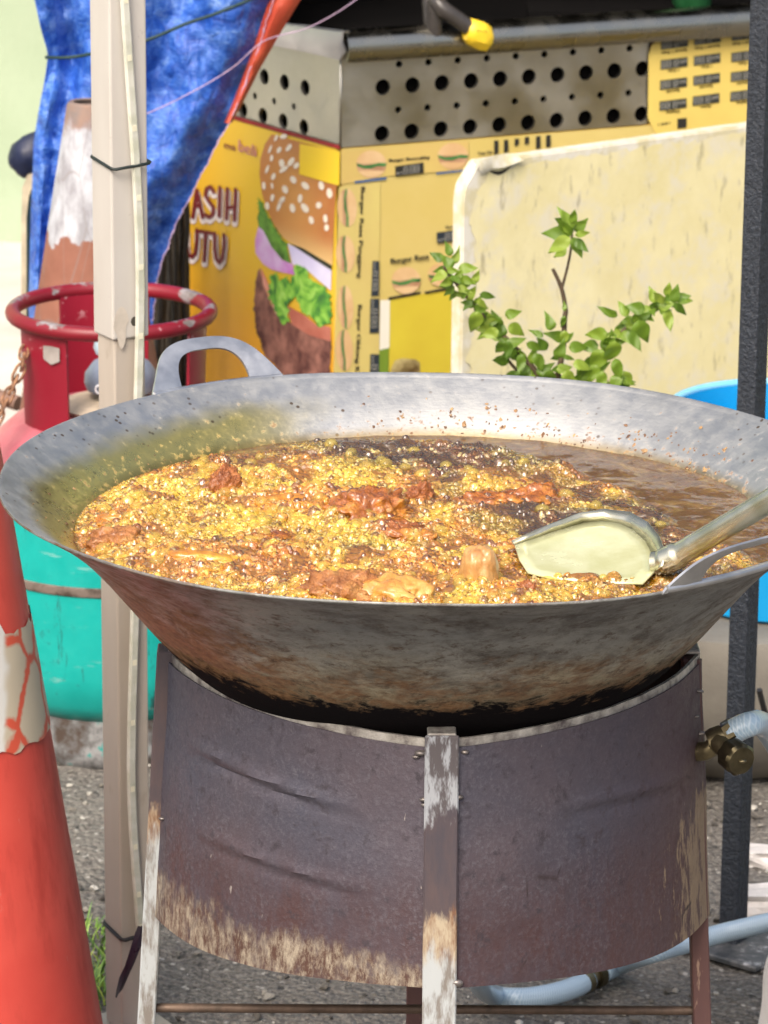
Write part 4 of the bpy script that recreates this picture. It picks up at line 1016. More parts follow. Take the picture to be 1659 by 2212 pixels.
def burnt(name, seed, tint=0.0):
    m = M(name, (.12, .1, .11), .62, .25)
    lo = (seed*1.7, seed*.9, seed*.3)
    n1 = m.noise(5, 6, .6, m.co(loc=lo)); n2 = m.noise(70, 5, .7, m.co(loc=lo)); n3 = m.noise(30, 8, .75, m.co((1, 1, .42), loc=lo)); n5 = m.noise(250, 4, .75, m.co(loc=lo))
    z = m.xyz()[2]; zr = m.step(z, ZP0, ZS, 0, 1, False)
    c = m.mix(m.ramp(n1, [(.35, 0), (.65, 1)]), (.056, .060, .086), (.088, .070, .084))
    c = m.mix(m.ma('MULTIPLY', m.step(zr, .6, .15), m.ramp(n3, [(.3, .2), (.65, 1)])), c, (.068, .034, .034))
    c = m.mix(m.ma('MULTIPLY', m.ramp(n5, [(.48, 0), (.7, .6)]), m.ramp(m.noise(12, 5, .7, m.co(loc=lo)), [(.35, .15), (.65, 1)])), c, (.16, .155, .18))
    c = m.mix(m.ramp(n2, [(.56, 0), (.68, .8)]), c, (.04, .033, .042))
    # blackened streaks, pale flakes
    c = m.mix(m.ma('MULTIPLY', m.ramp(m.noise(11, 5, .6, m.co((1, 1, .5), loc=lo)), [(.6, 0), (.7, .6)]), m.step(zr, .9, .5)), c, (.05, .044, .052))
    c = m.mix(m.ma('MULTIPLY', m.ramp(m.noise(130, 2, .5, m.co((1, 1, .4), loc=lo)), [(.74, 0), (.77, 1)]), m.ramp(n1, [(.5, 0), (.62, .9)])), c, (.5, .46, .42))
    if tint > 0:   # scraped cream patches along the lower edge (left panel)
        f = m.ma('ADD', m.ma('MULTIPLY', m.step(zr, .27, .0), .30), m.ma('ADD', m.ma('MULTIPLY', n3, .34), m.ma('MULTIPLY', m.noise(13, 5, .6, m.co((1, 1, .45), loc=lo)), .36)))
        ff = m.ma('MULTIPLY', m.ramp(f, [(.53, 0), (.62, .95)]), m.ramp(m.noise(55, 4, .7, m.co((1, 1, .5), loc=lo)), [(.36, .15), (.5, 1)]))
        pale = m.mix(m.ramp(m.noise(110, 7, .8, m.co((1, 1, .45), loc=lo)), [(.42, 0), (.60, 1)]), (.085, .042, .03), (.36, .31, .235))
        c = m.mix(ff, c, pale)
    else:
        xx = m.xyz()[0]
        f = m.ma('ADD', m.ma('MULTIPLY', m.ma('MULTIPLY', m.step(xx, .12, .25), m.step(zr, .75, .3)), .33), m.ma('MULTIPLY', m.noise(80, 7, .78, m.co((1, 1, .26), loc=lo)), .62))
        c = m.mix(m.ramp(f, [(.585, 0), (.615, .9)]), c, (.44, .34, .21))
        c = m.mix(m.ma('MULTIPLY', m.step(xx, .1, .25), .5), c, (.11, .055, .048))
        ck = m.voro(17, 'DISTANCE_TO_EDGE', m.co((1, 1, .5), loc=lo))
        c = m.mix(m.ma('MULTIPLY', m.ramp(ck, [(0, 1), (.02, 0)]), m.ramp(m.noise(13, 3), [(.58, 0), (.64, 1)])), c, (.03, .02, .02))
    m.set('Base Color', c); m.set('Roughness', m.step(n2, .3, .7, .5, .75))
    m.bump(m.ma('ADD', n2, m.ma('MULTIPLY', n5, .6)), .35, .0025); return m.m
mpl, mpr = burnt('burnt_panel_left', 1.0, 1.0), burnt('burnt_panel_right', 4.0, 0.0)
def panel(name, a0, a1, mat, dents):
    g = []
    for i in range(61):
        t = i/60; a = a0+(a1-a0)*t; rowp = []
        for j in range(49):
            s = j/48; zb_ = ZP0-.031*abs(math.cos(R(a)))**1.5; z = zb_+(ZS-.0075-zb_)*s
            dr = .0012*fbm(a*.05, s*3, 2.2, 2)
            for (zc, amp, ta, tb) in dents:
                w = sst(ta-.12, ta+.1, t)*(1-sst(tb-.12, tb+.12, t)); d = s-zc-.03*math.sin(t*5)
                dr += amp*w*(math.exp(-(d/.018)**2)-.7*math.exp(-((d+.035)/.02)**2))
            rowp.append(sp(a, z, dr))
        g.append(rowp)
    return sheet(name, g, .0016, mat, stove)
panel('side_panel', 183, 266.6, mpl, [(.735, .0042, .25, .74), (.42, .0032, .3, .78)])
panel('side_panel', 273.6, 360.5, mpr, [(.66, .0030, .35, .78)])
panel('side_panel', 3, 87, mpr, []); panel('side_panel', 93, 177, mpl, [])
# bare steel hoop at the top
hm = M('hoop_steel', (.42, .40, .37), .5, .6); k = hm.noise(45, 6, .65)
hm.set('Base Color', hm.ramp(k, [(.35, (.12, .1, .1)), (.5, (.36, .34, .31)), (.66, (.62, .6, .56))])); hm.set('Roughness', hm.step(k, .3, .7, .65, .35)); hm.bump(k, .3, .002)
g = []
for i in range(0, 145):
    a = i*2.5; g.append([sp(a, z, -.003) for z in (ZS-.02, ZS-.012, ZS-.006, ZS-.001+.0012*fbm(a*.09, 1, 1, 2))])
g2 = [[p for p in r_] for r_ in g]
sheet('soot_liner', [[sp(i*5, z, -.009) for z in (ZP0+.01, (ZP0+ZS)/2, ZS-.018)] for i in range(73)], .001, plain('soot', (.01, .009, .009), .9), stove)
sheet('top_hoop', g2, .003, hm.m, stove)
# legs
def legmat(name, seed, pale_top, pale_bot):
    m = M(name, (.13, .09, .09), .6, .2); lo = (seed, seed*.7, 0)
    z = m.xyz()[2]; n = m.noise(30, 6, .7, m.co((1, 1, .3), loc=lo)); n2 = m.noise(90, 4, .7, m.co((1, 1, .25), loc=lo))
    c = m.mix(m.ramp(n, [(.35, 0), (.65, 1)]), (.058, .052, .066), (.10, .07, .07))
    wh = m.mix(m.ramp(n2, [(.36, 0), (.52, 1)]), (.2, .18, .16), (.42, .45, .46))
    e = m.ma('ADD', z, m.ma('MULTIPLY', m.ma('SUBTRACT', n, .5), .16))
    if pale_top: c = m.mix(m.step(e, ZS-.075, ZS-.06), c, m.mix(m.ramp(n2, [(.44, 0), (.54, 1)]), (.09, .08, .085), (.33, .35, .38)))
    rust = m.mix(m.ramp(n2, [(.4, 0), (.6, 1)]), (.19, .095, .05), (.42, .35, .25))
    if pale_bot:
        c = m.mix(m.step(e, pale_bot+.03, pale_bot+.01), c, rust); c = m.mix(m.step(e, pale_bot, pale_bot-.03), c, wh)
    else: c = m.mix(m.ramp(n2, [(.62, 0), (.7, .7)]), m.mix(.55, c, (.14, .055, .042)), (.4, .28, .2))
    m.set('Base Color', c); m.bump(n2, .3, .002); return m.m
def leg(a, w, th, mat, ztop, dr):
    A, B = sp(a, .0, dr), sp(a, ztop, dr); d = (B-A).normalized()
    o = Vector((A.x-SX, A.y-SY, 0)).normalized(); t = Vector((0, 0, 1)).cross(o)
    bm = bmesh.new(); vs = []
    for P in (A, B):
        for su, sv in ((-1, -1), (1, -1), (1, 1), (-1, 1)): vs.append(bm.verts.new(P+t*su*w/2+o*sv*th/2))
    for f_ in ((0, 1, 2, 3), (7, 6, 5, 4), (0, 4, 5, 1), (1, 5, 6, 2), (2, 6, 7, 3), (3, 7, 4, 0)): bm.faces.new([vs[i] for i in f_])
    bmesh.ops.recalc_face_normals(bm, faces=bm.faces)
    bmesh.ops.bevel(bm, geom=list(bm.edges), offset=.0012, segments=1, affect='EDGES')
    return mkbm('leg', bm, mat, stove)
lf = leg(270, .0285, .004, legmat('front_leg_paint', 2.0, True, ZP0+.045), ZS+.0035, -.0002); tag(lf, 'front leg with peeling white paint at both ends')
leg(180, .026, .016, legmat('left_leg_paint', 5.0, False, ZS-.165), ZS+.002, .0)
leg(0, .026, .016, legmat('right_leg_paint', 8.0, False, 0), ZS-.004, -.010)
leg(90, .030, .006, legmat('back_leg_paint', 3.0, False, 0), ZS, .001)
# rod between the side legs, wok rests, weld blobs
zr_ = at(700, 2176, 0).z
rodm = plain('rusty_rod', (.11, .075, .055), .6, .4, .4, 60)
tube('tie_rod', [sp(180, zr_, -.006), sp(0, zr_-.002, -.006)], .0042, rodm, stove); tube('tie_rod', [sp(270, zr_, -.004), sp(90, zr_, -.004)], .0042, rodm, stove)
for a in (0, 90, 180, 270):
    p = sp(a, ZS+.004, -.004); q = Vector((SX, SY, ZS+.002)); d = (q-p).normalized()
    bm = box_bm(p+d*.010+Vector((0, 0, -.0015)), (.024, .024, .004), .0012, Matrix.Rotation(math.atan2(d.y, d.x), 3, 'Z')); mkbm('wok_rest', bm, hm.m, stove)
wm = plain('weld_bead', (.2, .18, .17), .45, .7, .3, 80)
def blob(c, r_, name='weld_bead', par=stove, mat=wm):
    bm = bmesh.new(); bmesh.ops.create_icosphere(bm, subdivisions=2, radius=r_)
    for v in bm.verts: v.co = Vector((v.co.x*1.5, v.co.y, v.co.z*.7))*(.75+.5*mnoise.noise(v.co*120+Vector(c)*30))+Vector(c)
    return mkbm(name, bm, mat, par, True)
for a, z, r_ in ((265.3, ZS-.012, .0045), (264.2, ZS-.016, .003), (275.2, ZS-.012, .0035), (266.4, ZS-.052, .0035), (273.8, ZS-.05, .004), (266.5, ZP0+.16, .003), (273.6, ZP0+.004, .006), (186, ZS-.15, .003), (354, ZS-.03, .0035), (354, ZS-.07, .004), (351, ZS-.05, .0025)):
    blob(sp(a, z, .002), r_)
# burner inside
lathe('burner', [(0, ZP0+.05), (.07, ZP0+.05), (.085, ZP0+.06), (.085, ZP0+.09), (.07, ZP0+.105), (.03, ZP0+.11), (0, ZP0+.11)], plain('burner_iron', (.03, .028, .027), .7, .5), stove, 32, (SX, SY, 0))
# gas valve with brass body on the right
vz = at(1575, 1630, .01).z
valve = thing('gas_valve', tuple(sp(0, vz, .0)), 'brass gas valve with ribbed knob on the right side of the stove', 'valve')
br = plain('old_brass', (.2, .17, .1), .38, .9, .4, 60); brd = plain('dark_brass', (.1, .085, .05), .42, .9, .35, 70)
def V3(px, py, d=0.0): return at(px, py, SY-.03+d)
tube('inlet_pipe', [sp(0, vz, -.05), V3(1528, 1622), V3(1542, 1612)], .0085, br, valve, 14)
tube('valve_body', [V3(1534, 1606), V3(1545, 1601), V3(1562, 1592), V3(1572, 1588)], [.0115, .0125, .0115, .0095], br, valve, 18)
tube('hose_clip', [V3(1570, 1588), V3(1586, 1578)], .0125, brd, valve, 6)
tube('stem', [V3(1550, 1602, -.005), V3(1578, 1628, -.02)], [.009, .0085], br, valve, 16)
ax0, ax1 = V3(1578, 1626, -.02), V3(1598, 1641, -.034); ax = (ax1-ax0).normalized()
x_ = ax.cross(Vector((0, 0, 1))).normalized(); y_ = ax.cross(x_)
V, F = [], []; ns = 48
for t, rr in ((0, .010), (.001, .0135), (.016, .0142), (.019, .0125), (.0195, .0)):
    for k in range(ns):
        a = 2*math.pi*k/ns; q = rr*(1+(.07 if (k//3) % 2 else 0)*(.0005 < t < .018)); V.append(ax0+ax*t+x_*q*math.cos(a)+y_*q*math.sin(a))
for j in range(4):
    for k in range(ns): F.append((j*ns+k, j*ns+(k+1) % ns, (j+1)*ns+(k+1) % ns, (j+1)*ns+k))
smooth_angle(mk('knob', V, F, brd, valve, True), 35)
blob(ax0+ax*.0195, .004, 'knob_screw', valve, br)

# ---- braided gas hose
def hosemat(name, sc):
    m = M(name, (.42, .58, .72), .25); m.set('Transmission Weight', .15); m.set('Coat Weight', .3)
    return m
hmz = M('braided_hose', (.4, .55, .7), .3); hmz.set('Coat Weight', .4)
at_ = hmz.attr('uvw', 'Vector'); sx = hmz.xyz(at_)
w1 = hmz.ma('SINE', hmz.ma('ADD', hmz.ma('MULTIPLY', sx[0], 2400.0), hmz.ma('MULTIPLY', sx[1], 6.2832*3)))
w2 = hmz.ma('SINE', hmz.ma('SUBTRACT', hmz.ma('MULTIPLY', sx[0], 2400.0), hmz.ma('MULTIPLY', sx[1], 6.2832*3)))
ww = hmz.ma('MAXIMUM', w1, hmz.ma('MULTIPLY', w2, .6))
hmz.set('Base Color', hmz.mix(hmz.ramp(ww, [(.3, 0), (.9, 1)]), (.34, .48, .60), (.50, .62, .71))); hmz.bump(ww, .25, .001)
def hose(name, pts, rad, mat, parent):
    sides = 16; P = spline(pts, 10); V, F = tube_vf(P, rad, sides); o = mk(name, V, F, mat, parent, True)
    L = [0]
    for a, b in zip(P[:-1], P[1:]): L.append(L[-1]+(b-a).length)
    at2 = o.data.attributes.new('uvw', 'FLOAT_VECTOR', 'POINT'); buf = []
    for i in range(len(P)):
        for k in range(sides):
            buf += [L[i], abs(k-8)/8.0, 0]
    at2.data.foreach_set('vector', buf); return o
GZ = .017
hs = thing('gas_hose', tuple(atz(1400, 2060, 0)), 'pale blue braided gas hose looping from the valve along the ground', 'gas hose')
hose('upper_hose', [V3(1574, 1586), V3(1600, 1572), V3(1622, 1564, .005), V3(1640, 1562, .03), V3(1660, 1580, .08), V3(1705, 1660, .2), at(1790, 1850, .4), at(1800, 1975, .62), at(1735, 1975, .68)], .0112, hmz.m, hs)
hose('lower_hose', [at(1735, 1975, .68), at(1659, 1993, .70), at(1560, 2016, .70), at(1470, 2042, .68), at(1400, 2062, .66), atz(1340, 2084, GZ), atz(1300, 2103, GZ)], .0108, hmz.m, hs)
tube('joint', [atz(1310, 2098, GZ), atz(1255, 2124, GZ)], .0095, br, hs, 14)
tube('hose_clip', [atz(1296, 2105, GZ), atz(1284, 2110, GZ)], .0138, brd, hs, 14); tube('hose_clip', [atz(1268, 2118, GZ), atz(1258, 2123, GZ)], .0138, br, hs, 14)
hose('lower_hose', [atz(1272, 2117, GZ), atz(1235, 2135, GZ), atz(1180, 2150, GZ), atz(1120, 2157, GZ), atz(1065, 2150, GZ+.004), at(1035, 2120, .50), at(1020, 2050, .42), at(1010, 1960, .2)], .0118, hmz.m, hs)

# ================================================================== WOK
prof_o = [(.3725, 0.0), (.360, -.0075), (.336, -.0235), (.312, -.0435), (.291, -.066), (.268, -.094), (.2400, -.128), (.212, -.157), (.174, -.184), (.12, -.206), (.06, -.214), (0, -.216)]
def refine(p, n=5):
    q = spline([(a, b, 0) for a, b in p], n); return [(max(0, v.x), v.y) for v in q]
PO = refine(prof_o, 5)
WT = .0026
def inner_r(zrel):                      # inner radius at depth zrel (negative) below the rim
    for (r0, z0), (r1, z1) in zip(PO[:-1], PO[1:]):
        if z1 <= zrel <= z0: return r0+(r1-r0)*(zrel-z0)/(z1-z0+1e-12)-WT
    return 0
wok = thing('wok', (WX, 0, ZRIM-.216), 'large battered steel wok full of bubbling frying oil', 'wok')
wc = Vector((WX, 0, ZRIM))
# outside
wo_ = M('wok_outside', (.17, .17, .17), .5, .55)
n1 = wo_.noise(9, 7, .65, wo_.co((1, 1, 1.3))); n2 = wo_.noise(36, 7, .72, wo_.co((1, 1, 2.2)), dist=.4); n3 = wo_.noise(110, 4, .7, wo_.co((1, 1, 2))); pos = wo_.xyz()
hz = wo_.ma('ADD', pos[2], wo_.ma('MULTIPLY', wo_.ma('SUBTRACT', n2, .5), .085))
hz2 = wo_.ma('ADD', pos[2], wo_.ma('MULTIPLY', wo_.ma('SUBTRACT', n1, .5), .12))
c = wo_.mix(wo_.ramp(n1, [(.3, 0), (.7, 1)]), (.20, .215, .22), (.31, .31, .285))
c = wo_.mix(wo_.step(hz2, .165, .095), c, wo_.mix(wo_.ramp(n3, [(.3, 0), (.7, 1)]), (.28, .25, .17), (.40, .36, .26)))
c = wo_.mix(wo_.ramp(wo_.noise(15, 10, .78, wo_.co((1, 1, 2.0)), dist=.3), [(.45, 0), (.66, .9)]), c, (.05, .04, .032))
lf_ = wo_.step(pos[0], -.08, -.24)
rust = wo_.ma('ADD', wo_.ma('MULTIPLY', wo_.step(hz2, .19, .10), .55), wo_.ma('ADD', wo_.ma('MULTIPLY', lf_, .5), wo_.ma('MULTIPLY', wo_.ma('SUBTRACT', n2, .5), 1.6)))
c = wo_.mix(wo_.ramp(rust, [(.34, 0), (.70, .9)]), c, wo_.mix(wo_.ramp(n3, [(.35, 0), (.65, 1)]), (.10, .045, .02), (.22, .12, .055)))
c = wo_.mix(wo_.ramp(wo_.noise(60, 9, .8, wo_.co((1, 1, 1.8))), [(.53, 0), (.62, .8)]), c, (.07, .045, .028))
c = wo_.mix(wo_.step(hz, .096, .080), c, (.007, .006, .007))
wo_.set('Base Color', c); wo_.set('Metallic', wo_.step(hz, .10, .15, .0, .4)); wo_.set('Roughness', wo_.ma('MAXIMUM', wo_.step(n2, .3, .7, .42, .66), wo_.step(hz, .115, .095, 0.0, .95))); wo_.set('Specular IOR Level', wo_.step(hz, .085, .12, .05, .5)); wo_.bump(wo_.ma('ADD', n2, wo_.ma('MULTIPLY', n3, .5)), .25, .0025)
# inside
wi = M('wok_inside', (.55, .55, .54), .38, .9)
n1 = wi.noise(6, 5, .6); n2 = wi.noise(60, 5, .65); n3 = wi.noise(220, 3, .6); pos = wi.xyz(); br_ = wi.noise(60, 3, .6, wi.co((1, 1, 12)))
OILZ = -.0445
oz = .216+OILZ
c = wi.mix(wi.ramp(n1, [(.3, 0), (.7, 1)]), (.38, .385, .37), (.50, .505, .49))
oily = wi.ma('MULTIPLY', wi.step(wi.ma('ADD', pos[0], wi.ma('MULTIPLY', n1, .12)), -.0, -.14), wi.step(wi.ma('ADD', pos[2], wi.ma('MULTIPLY', n1, .03)), .222, .205))
c = wi.mix(wi.ma('MULTIPLY', oily, .95), c, (.66, .53, .16))
dz_ = wi.step(pos[2], oz+.03, oz-.003)
spk = wi.ma('ADD', wi.ma('MULTIPLY', dz_, .12), wi.noise(120, 4, .6))
c = wi.mix(wi.ramp(spk, [(.68, 0), (.76, .75)]), c, (.2, .1, .045))
vs = wi.voro(95, 'F1'); c = wi.mix(wi.ma('MULTIPLY', wi.ramp(vs, [(.13, 1), (.2, 0)]), wi.ramp(wi.noise(11, 3), [(.5, 0), (.62, .85)])), c, (.12, .07, .035))
lay = wi.step(wi.ma('ADD', pos[2], wi.ma('MULTIPLY', n2, .006)), oz+.012, oz+.002)
c = wi.mix(wi.ma('MULTIPLY', lay, .7), c, (.3, .2, .05))
wi.set('Base Color', c)
wi.set('Metallic', wi.ma('SUBTRACT', .92, wi.ma('MULTIPLY', wi.ramp(spk, [(.66, 0), (.74, 1)]), .8)))
wi.set('Roughness', wi.ma('SUBTRACT', wi.step(n2, .3, .7, .44, .6), wi.ma('MULTIPLY', oily, .2)))
wi.bump(wi.ma('ADD', wi.ma('MULTIPLY', br_, .22), wi.ma('ADD', wi.ma('MULTIPLY', n3, .35), wi.ma('MULTIPLY', wi.voro(150, 'F1'), wi.ma('MULTIPLY', oily, .45)))), .3, .002)
SEG = 160
rim = [(.3725, 0), (.3732, .0012), (.3722, .0022), (.3706, .0020)]
def wob(a, r_):                          # hand-hammered, not a perfect circle
    return r_*(1+.0016*math.sin(2*a+.7)+.0009*math.sin(5*a)+.0006*math.sin(9*a+1))
def lat(prof):
    V = []
    for r_, z in prof:
        for i in range(SEG):
            a = 2*math.pi*i/SEG; q = wob(a, r_); V.append(wc+Vector((q*math.cos(a), q*math.sin(a), z+(.0012*math.sin(3*a+1)+.0008*math.sin(7*a))*(r_/.36)**4)))
    F = [(j*SEG+i, j*SEG+(i+1) % SEG, (j+1)*SEG+(i+1) % SEG, (j+1)*SEG+i) for j in range(len(prof)-1) for i in range(SEG)]
    return V, F
po_ = [(r_, z) for r_, z in PO if r_ > .001]+[(.001, -.216)]
V, F = lat(po_[::-1]+rim[1:3]); mk('outer_shell', V, F, wo_.m, wok, True)
pi_ = [rim[2], rim[3]]+[(r_-WT, z+.0006) for r_, z in PO[1:] if r_ > .004]+[(.001, -.2135)]
V, F = lat(pi_); mk('inner_surface', V, F, wi.m, wok, True)
# ear handles: a flat strap with a D-shaped opening
al = M('handle_alu', (.5, .51, .52), .34, .85); k1 = al.noise(35, 5, .6)
al.set('Base Color', al.mix(al.ramp(k1, [(.35, 0), (.7, 1)]), (.4, .41, .42), (.58, .59, .6))); al.set('Roughness', al.step(k1, .3, .7, .28, .45)); al.bump(al.noise(120, 3), .06, .001)
def ear(phi, W, H, up, out, band=.0135):
    no, ni = 40, 40; th = .0042; P = []
    def pos(s, t):
        a = R(phi)+s/RW; b = wc+Vector((wob(a, RW)*math.cos(a), wob(a, RW)*math.sin(a), 0)); o = Vector((math.cos(a), math.sin(a), 0))
        k = max(t, 0); lean = .75+.5*k/H
        return b+o*(out*t*lean)+Vector((0, 0, up*t)), o
    rows = []
    for i in range(no+1):
        u = i/no; th_ = math.pi*(1-u)
        cs, sn = math.cos(th_), math.sin(th_)
        fl = .016*(1-sn)**3
        so = (abs(cs)**.72)*(1 if cs > 0 else -1)*(W+fl); to = (abs(sn)**.78)*H - .002
        si = (abs(cs)**.6)*(1 if cs > 0 else -1)*(W-.021); ti = max(.0045, (abs(sn)**.8)*(H-band)) if sn > .1 else .0045
        mid_s, mid_t = (so+si)/2, (to+ti)/2
        rows.append(((so, to), (mid_s, mid_t), (si, ti)))
    V, F = [], []
    up_v = []
    for (o_, m_, i_) in rows:
        ring = []
        for (s, t), k in ((o_, .55), (m_, 1), (i_, .7)):
            p, o = pos(s, t); nrm = (o*up-Vector((0, 0, 1))*out).normalized(); ring.append((p, nrm, k))
        for p, nrm, k in ring: V.append(p+nrm*th/2*k)
        for p, nrm, k in ring[::-1]: V.append(p-nrm*th/2*k)
    for i in range(no):
        for k in range(6): F.append((i*6+k, i*6+(k+1) % 6, i*6+6+(k+1) % 6, i*6+6+k))
    F += [tuple(range(5, -1, -1)), tuple(no*6+k for k in range(6))]
    # weld strip along the rim under the opening
    o = mk('handle', V, F, al.m, wok, True); smooth_angle(o, 55)
    pts = []
    for i in range(21):
        s = -(W+.012)+2*(W+.012)*i/20; p, q = pos(s, .002); pts.append(p)
    tube('handle_root', pts, .0034, al.m, wok, 8)
    return o
ear(122.3, .058, .052, .80, .55)
ear(-48, .066, .040, .86, .30, .0085)
# ================================================================== OIL, FOAM AND CHICKEN
OZ = ZRIM+OILZ; RO = inner_r(OILZ)-.0005
def owl(px, py, dz=0.0):
    p = atz(px, py, OZ+dz); return p
def scum(x, y):                           # brown still skin along the back and right wall
    X, Y = x-WX, y; r_ = math.hypot(X, Y); a = math.degrees(math.atan2(Y, X))
    if a < -25 or a > 128: return 0.0
    w = sst(128, 60, a) if a > 60 else 1.0
    w2 = sst(-25, 5, a)
    r0 = RO-.012-.085*w*w2*sst(105, 35, a) + .012*fbm(a*.06, r_*20, 3, 3)
    return sst(r0-.006, r0+.010, r_)
# chicken: picture place, half sizes (m), height above the oil, look
PCS = [
 ('dark', 812, 1118, .030, .024, .030, 20, 'dark brown fried chicken piece standing up in the middle of the foam'),
 ('dark', 868, 1158, .024, .018, .014, -20, 'glistening brown chicken piece just in front of the central one'),
 ('spiky', 487, 1062, .016, .013, .020, 40, 'small craggy brown chicken scrap at the back left of the foam'),
 ('crisp', 262, 1182, .023, .015, .018, 10, 'crisp brown chicken lump by the left wall of the wok'),
 ('amber', 625, 1096, .036, .020, .013, 5, 'amber chicken piece half sunk left of the central one'),
 ('amber', 700, 1090, .022, .016, .014, -15, 'amber chicken piece touching the central one at the back'),
 ('dark', 1058, 1102, .028, .018, .018, -15, 'brown chicken piece right of centre under bubbling oil'),
 ('dark', 1158, 1092, .026, .016, .018, 10, 'rightmost dark brown chicken piece behind the spatula'),
 ('spiky', 905, 1086, .014, .010, .016, 60, 'small reddish chicken scrap behind the central piece'),
 ('crisp', 745, 1292, .034, .022, .022, 15, 'crisp shaggy brown chicken skin at the front rim'),
 ('pale', 845, 1296, .030, .020, .022, -20, 'pale golden chicken piece at the front rim beside the crisp skin'),
 ('stump', 1035, 1266, .0165, .014, .036, 80, 'pale tan drumstick end sticking up near the spatula'),
 ('amber', 425, 1214, .034, .018, .013, -8, 'amber chicken piece under foam near the front left rim'),
 ('dark', 575, 1166, .016, .010, .008, 0, 'small dark chicken edge showing left of centre in the foam'),
 ('amber', 1098, 1290, .016, .010, .012, 30, 'small golden chicken scrap at the front rim below the spatula tip'),
 ('spiky', 1140, 1288, .012, .008, .011, 10, 'small reddish scrap at the front rim right of the golden scrap'),
 ('amber', 905, 1215, .026, .014, .006, -10, 'amber chicken piece sunk in the yellow foam near the front'),
 ('amber', 262, 1125, .018, .012, .010, 25, 'amber chicken piece under bubbles at the far left of the foam'),
]
pieces = []
for k, (kind, px, py, a, b, h, rot, lab) in enumerate(PCS):
    c = owl(px, py); k_ = 1.3 if kind in ('dark', 'amber') else 1.12 if kind != 'stump' else 1.15; pieces.append((c.x, c.y, a*k_, b*k_, h*(.82 if kind in ('dark', 'amber') else .95 if kind != 'stump' else 1.0), R(rot), kind))
def mound(x, y):
    z = .0075*fbm(x*13, y*18, 2.0, 3)+.0050*(.5-abs(fbm(x*24, y*34, 6.0, 2)))+.0036*(.45-abs(fbm(x*62+y*20, y*95, 1.0, 2))); om = 0
    for (cx, cy, a, b, h, rt_, kind) in pieces:
        dx, dy = x-cx, y-cy; u = (dx*math.cos(rt_)+dy*math.sin(rt_))/(a*1.25); v = (-dx*math.sin(rt_)+dy*math.cos(rt_))/(b*1.4); d = u*u+v*v
        if d < 4: om = max(om, math.exp(-d*1.1)*min(h, .016)*.62)
    return z+om
SPC = owl(1270, 1185)
def surf(x, y):
    bd = math.hypot((x-SPC.x)/.092, (y-SPC.y)/.066); sp_f = sst(.8, 1.45, bd)
    s = scum(x, y); r_ = math.hypot(x-WX, y)
    return OZ-.003*(1-sp_f)+mound(x, y)*sp_f*(1-s)*sst(RO, RO-.03, r_)+s*.0012*fbm(x*22, y*26, 1, 4)
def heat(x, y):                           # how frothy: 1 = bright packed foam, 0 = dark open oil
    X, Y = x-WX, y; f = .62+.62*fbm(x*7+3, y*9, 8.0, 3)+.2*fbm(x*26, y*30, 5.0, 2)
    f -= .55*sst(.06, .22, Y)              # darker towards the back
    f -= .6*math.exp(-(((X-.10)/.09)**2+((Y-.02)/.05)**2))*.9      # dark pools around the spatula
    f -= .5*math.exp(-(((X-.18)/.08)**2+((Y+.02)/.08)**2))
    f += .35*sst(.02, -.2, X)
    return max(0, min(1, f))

def piece_at(x, y):
    best = 0; kd = None; top = 0
    for (cx, cy, a, b, h, rt_, kind) in pieces:
        dx, dy = x-cx, y-cy
        if abs(dx) > .06 or abs(dy) > .06: continue
        u = (dx*math.cos(rt_)+dy*math.sin(rt_))/a; v = (-dx*math.sin(rt_)+dy*math.cos(rt_))/b; d = 1-(u*u+v*v)
        if d > best: best, kd, top = d, kind, h*math.sqrt(d)
    return best, kd, top
SPA = [owl(*q) for q in ((1112, 1172), (1140, 1236), (1250, 1256), (1395, 1262), (1440, 1190), (1420, 1140), (1330, 1098), (1240, 1115))]
def inside(x, y):
    c = False; n = len(SPA)
    for i in range(n):
        p, q = SPA[i], SPA[i-1]
        if (p.y > y) != (q.y > y) and x < (q.x-p.x)*(y-p.y)/(q.y-p.y)+p.x: c = not c
    return c
# coarse fields, then a fine sheet whose relief is thousands of packed bubbles
CS = .0026; nc_ = int(2*RO/CS)+3; org_x, org_y = WX-RO-CS, -RO-CS
HB = np.zeros((nc_, nc_)); HT = np.zeros((nc_, nc_)); SCU = np.zeros((nc_, nc_)); FRO = np.zeros((nc_, nc_)); TC = np.zeros((nc_, nc_, 3))
for j in range(nc_):
    for i in range(nc_):
        x, y = org_x+i*CS, org_y+j*CS
        if math.hypot(x-WX, y) > RO+.012: HB[j, i] = OZ; continue
        ht = heat(x, y); s = scum(x, y); HB[j, i] = surf(x, y); HT[j, i] = ht; SCU[j, i] = s
        t = .5+.9*fbm(x*9+1, y*12, 4.4, 3); t = min(1, max(0, t))
        c = np.array((.48, .25, .008))*(1-t)+np.array((.64, .43, .03))*t
        og = sst(-.02, .42, fbm(x*12+5, y*15, 3.3, 3)); c = c*np.array((1-.10*og, 1-.46*og, 1-.7*og))
        d, kd, top = 0, None, 0
        for (cx, cy, a, b, h, rt_, kind) in pieces:
            dx, dy = x-cx, y-cy; u = (dx*math.cos(rt_)+dy*math.sin(rt_))/(a*1.35); v = (-dx*math.sin(rt_)+dy*math.cos(rt_))/(b*1.5); q = 1-(u*u+v*v)
            if q > d: d, kd = q, kind
        if kd: w = min(1, d*1.3); c = c*(1-w)+np.array((.34, .10, .004) if kd in ('dark', 'spiky') else (.56, .22, .008))*w
        fo = sst(-.16, .14, fbm(x*30+y*9, y*42, 2.7, 3)+.32*(ht-.25)); FRO[j, i] = fo
        f = sst(.02, .6, ht); c = c*(.34+.66*f); am = np.array((.36, .145, .007))*f+np.array((.075, .038, .008))*(1-f); TC[j, i] = am*(1-fo)+c*fo
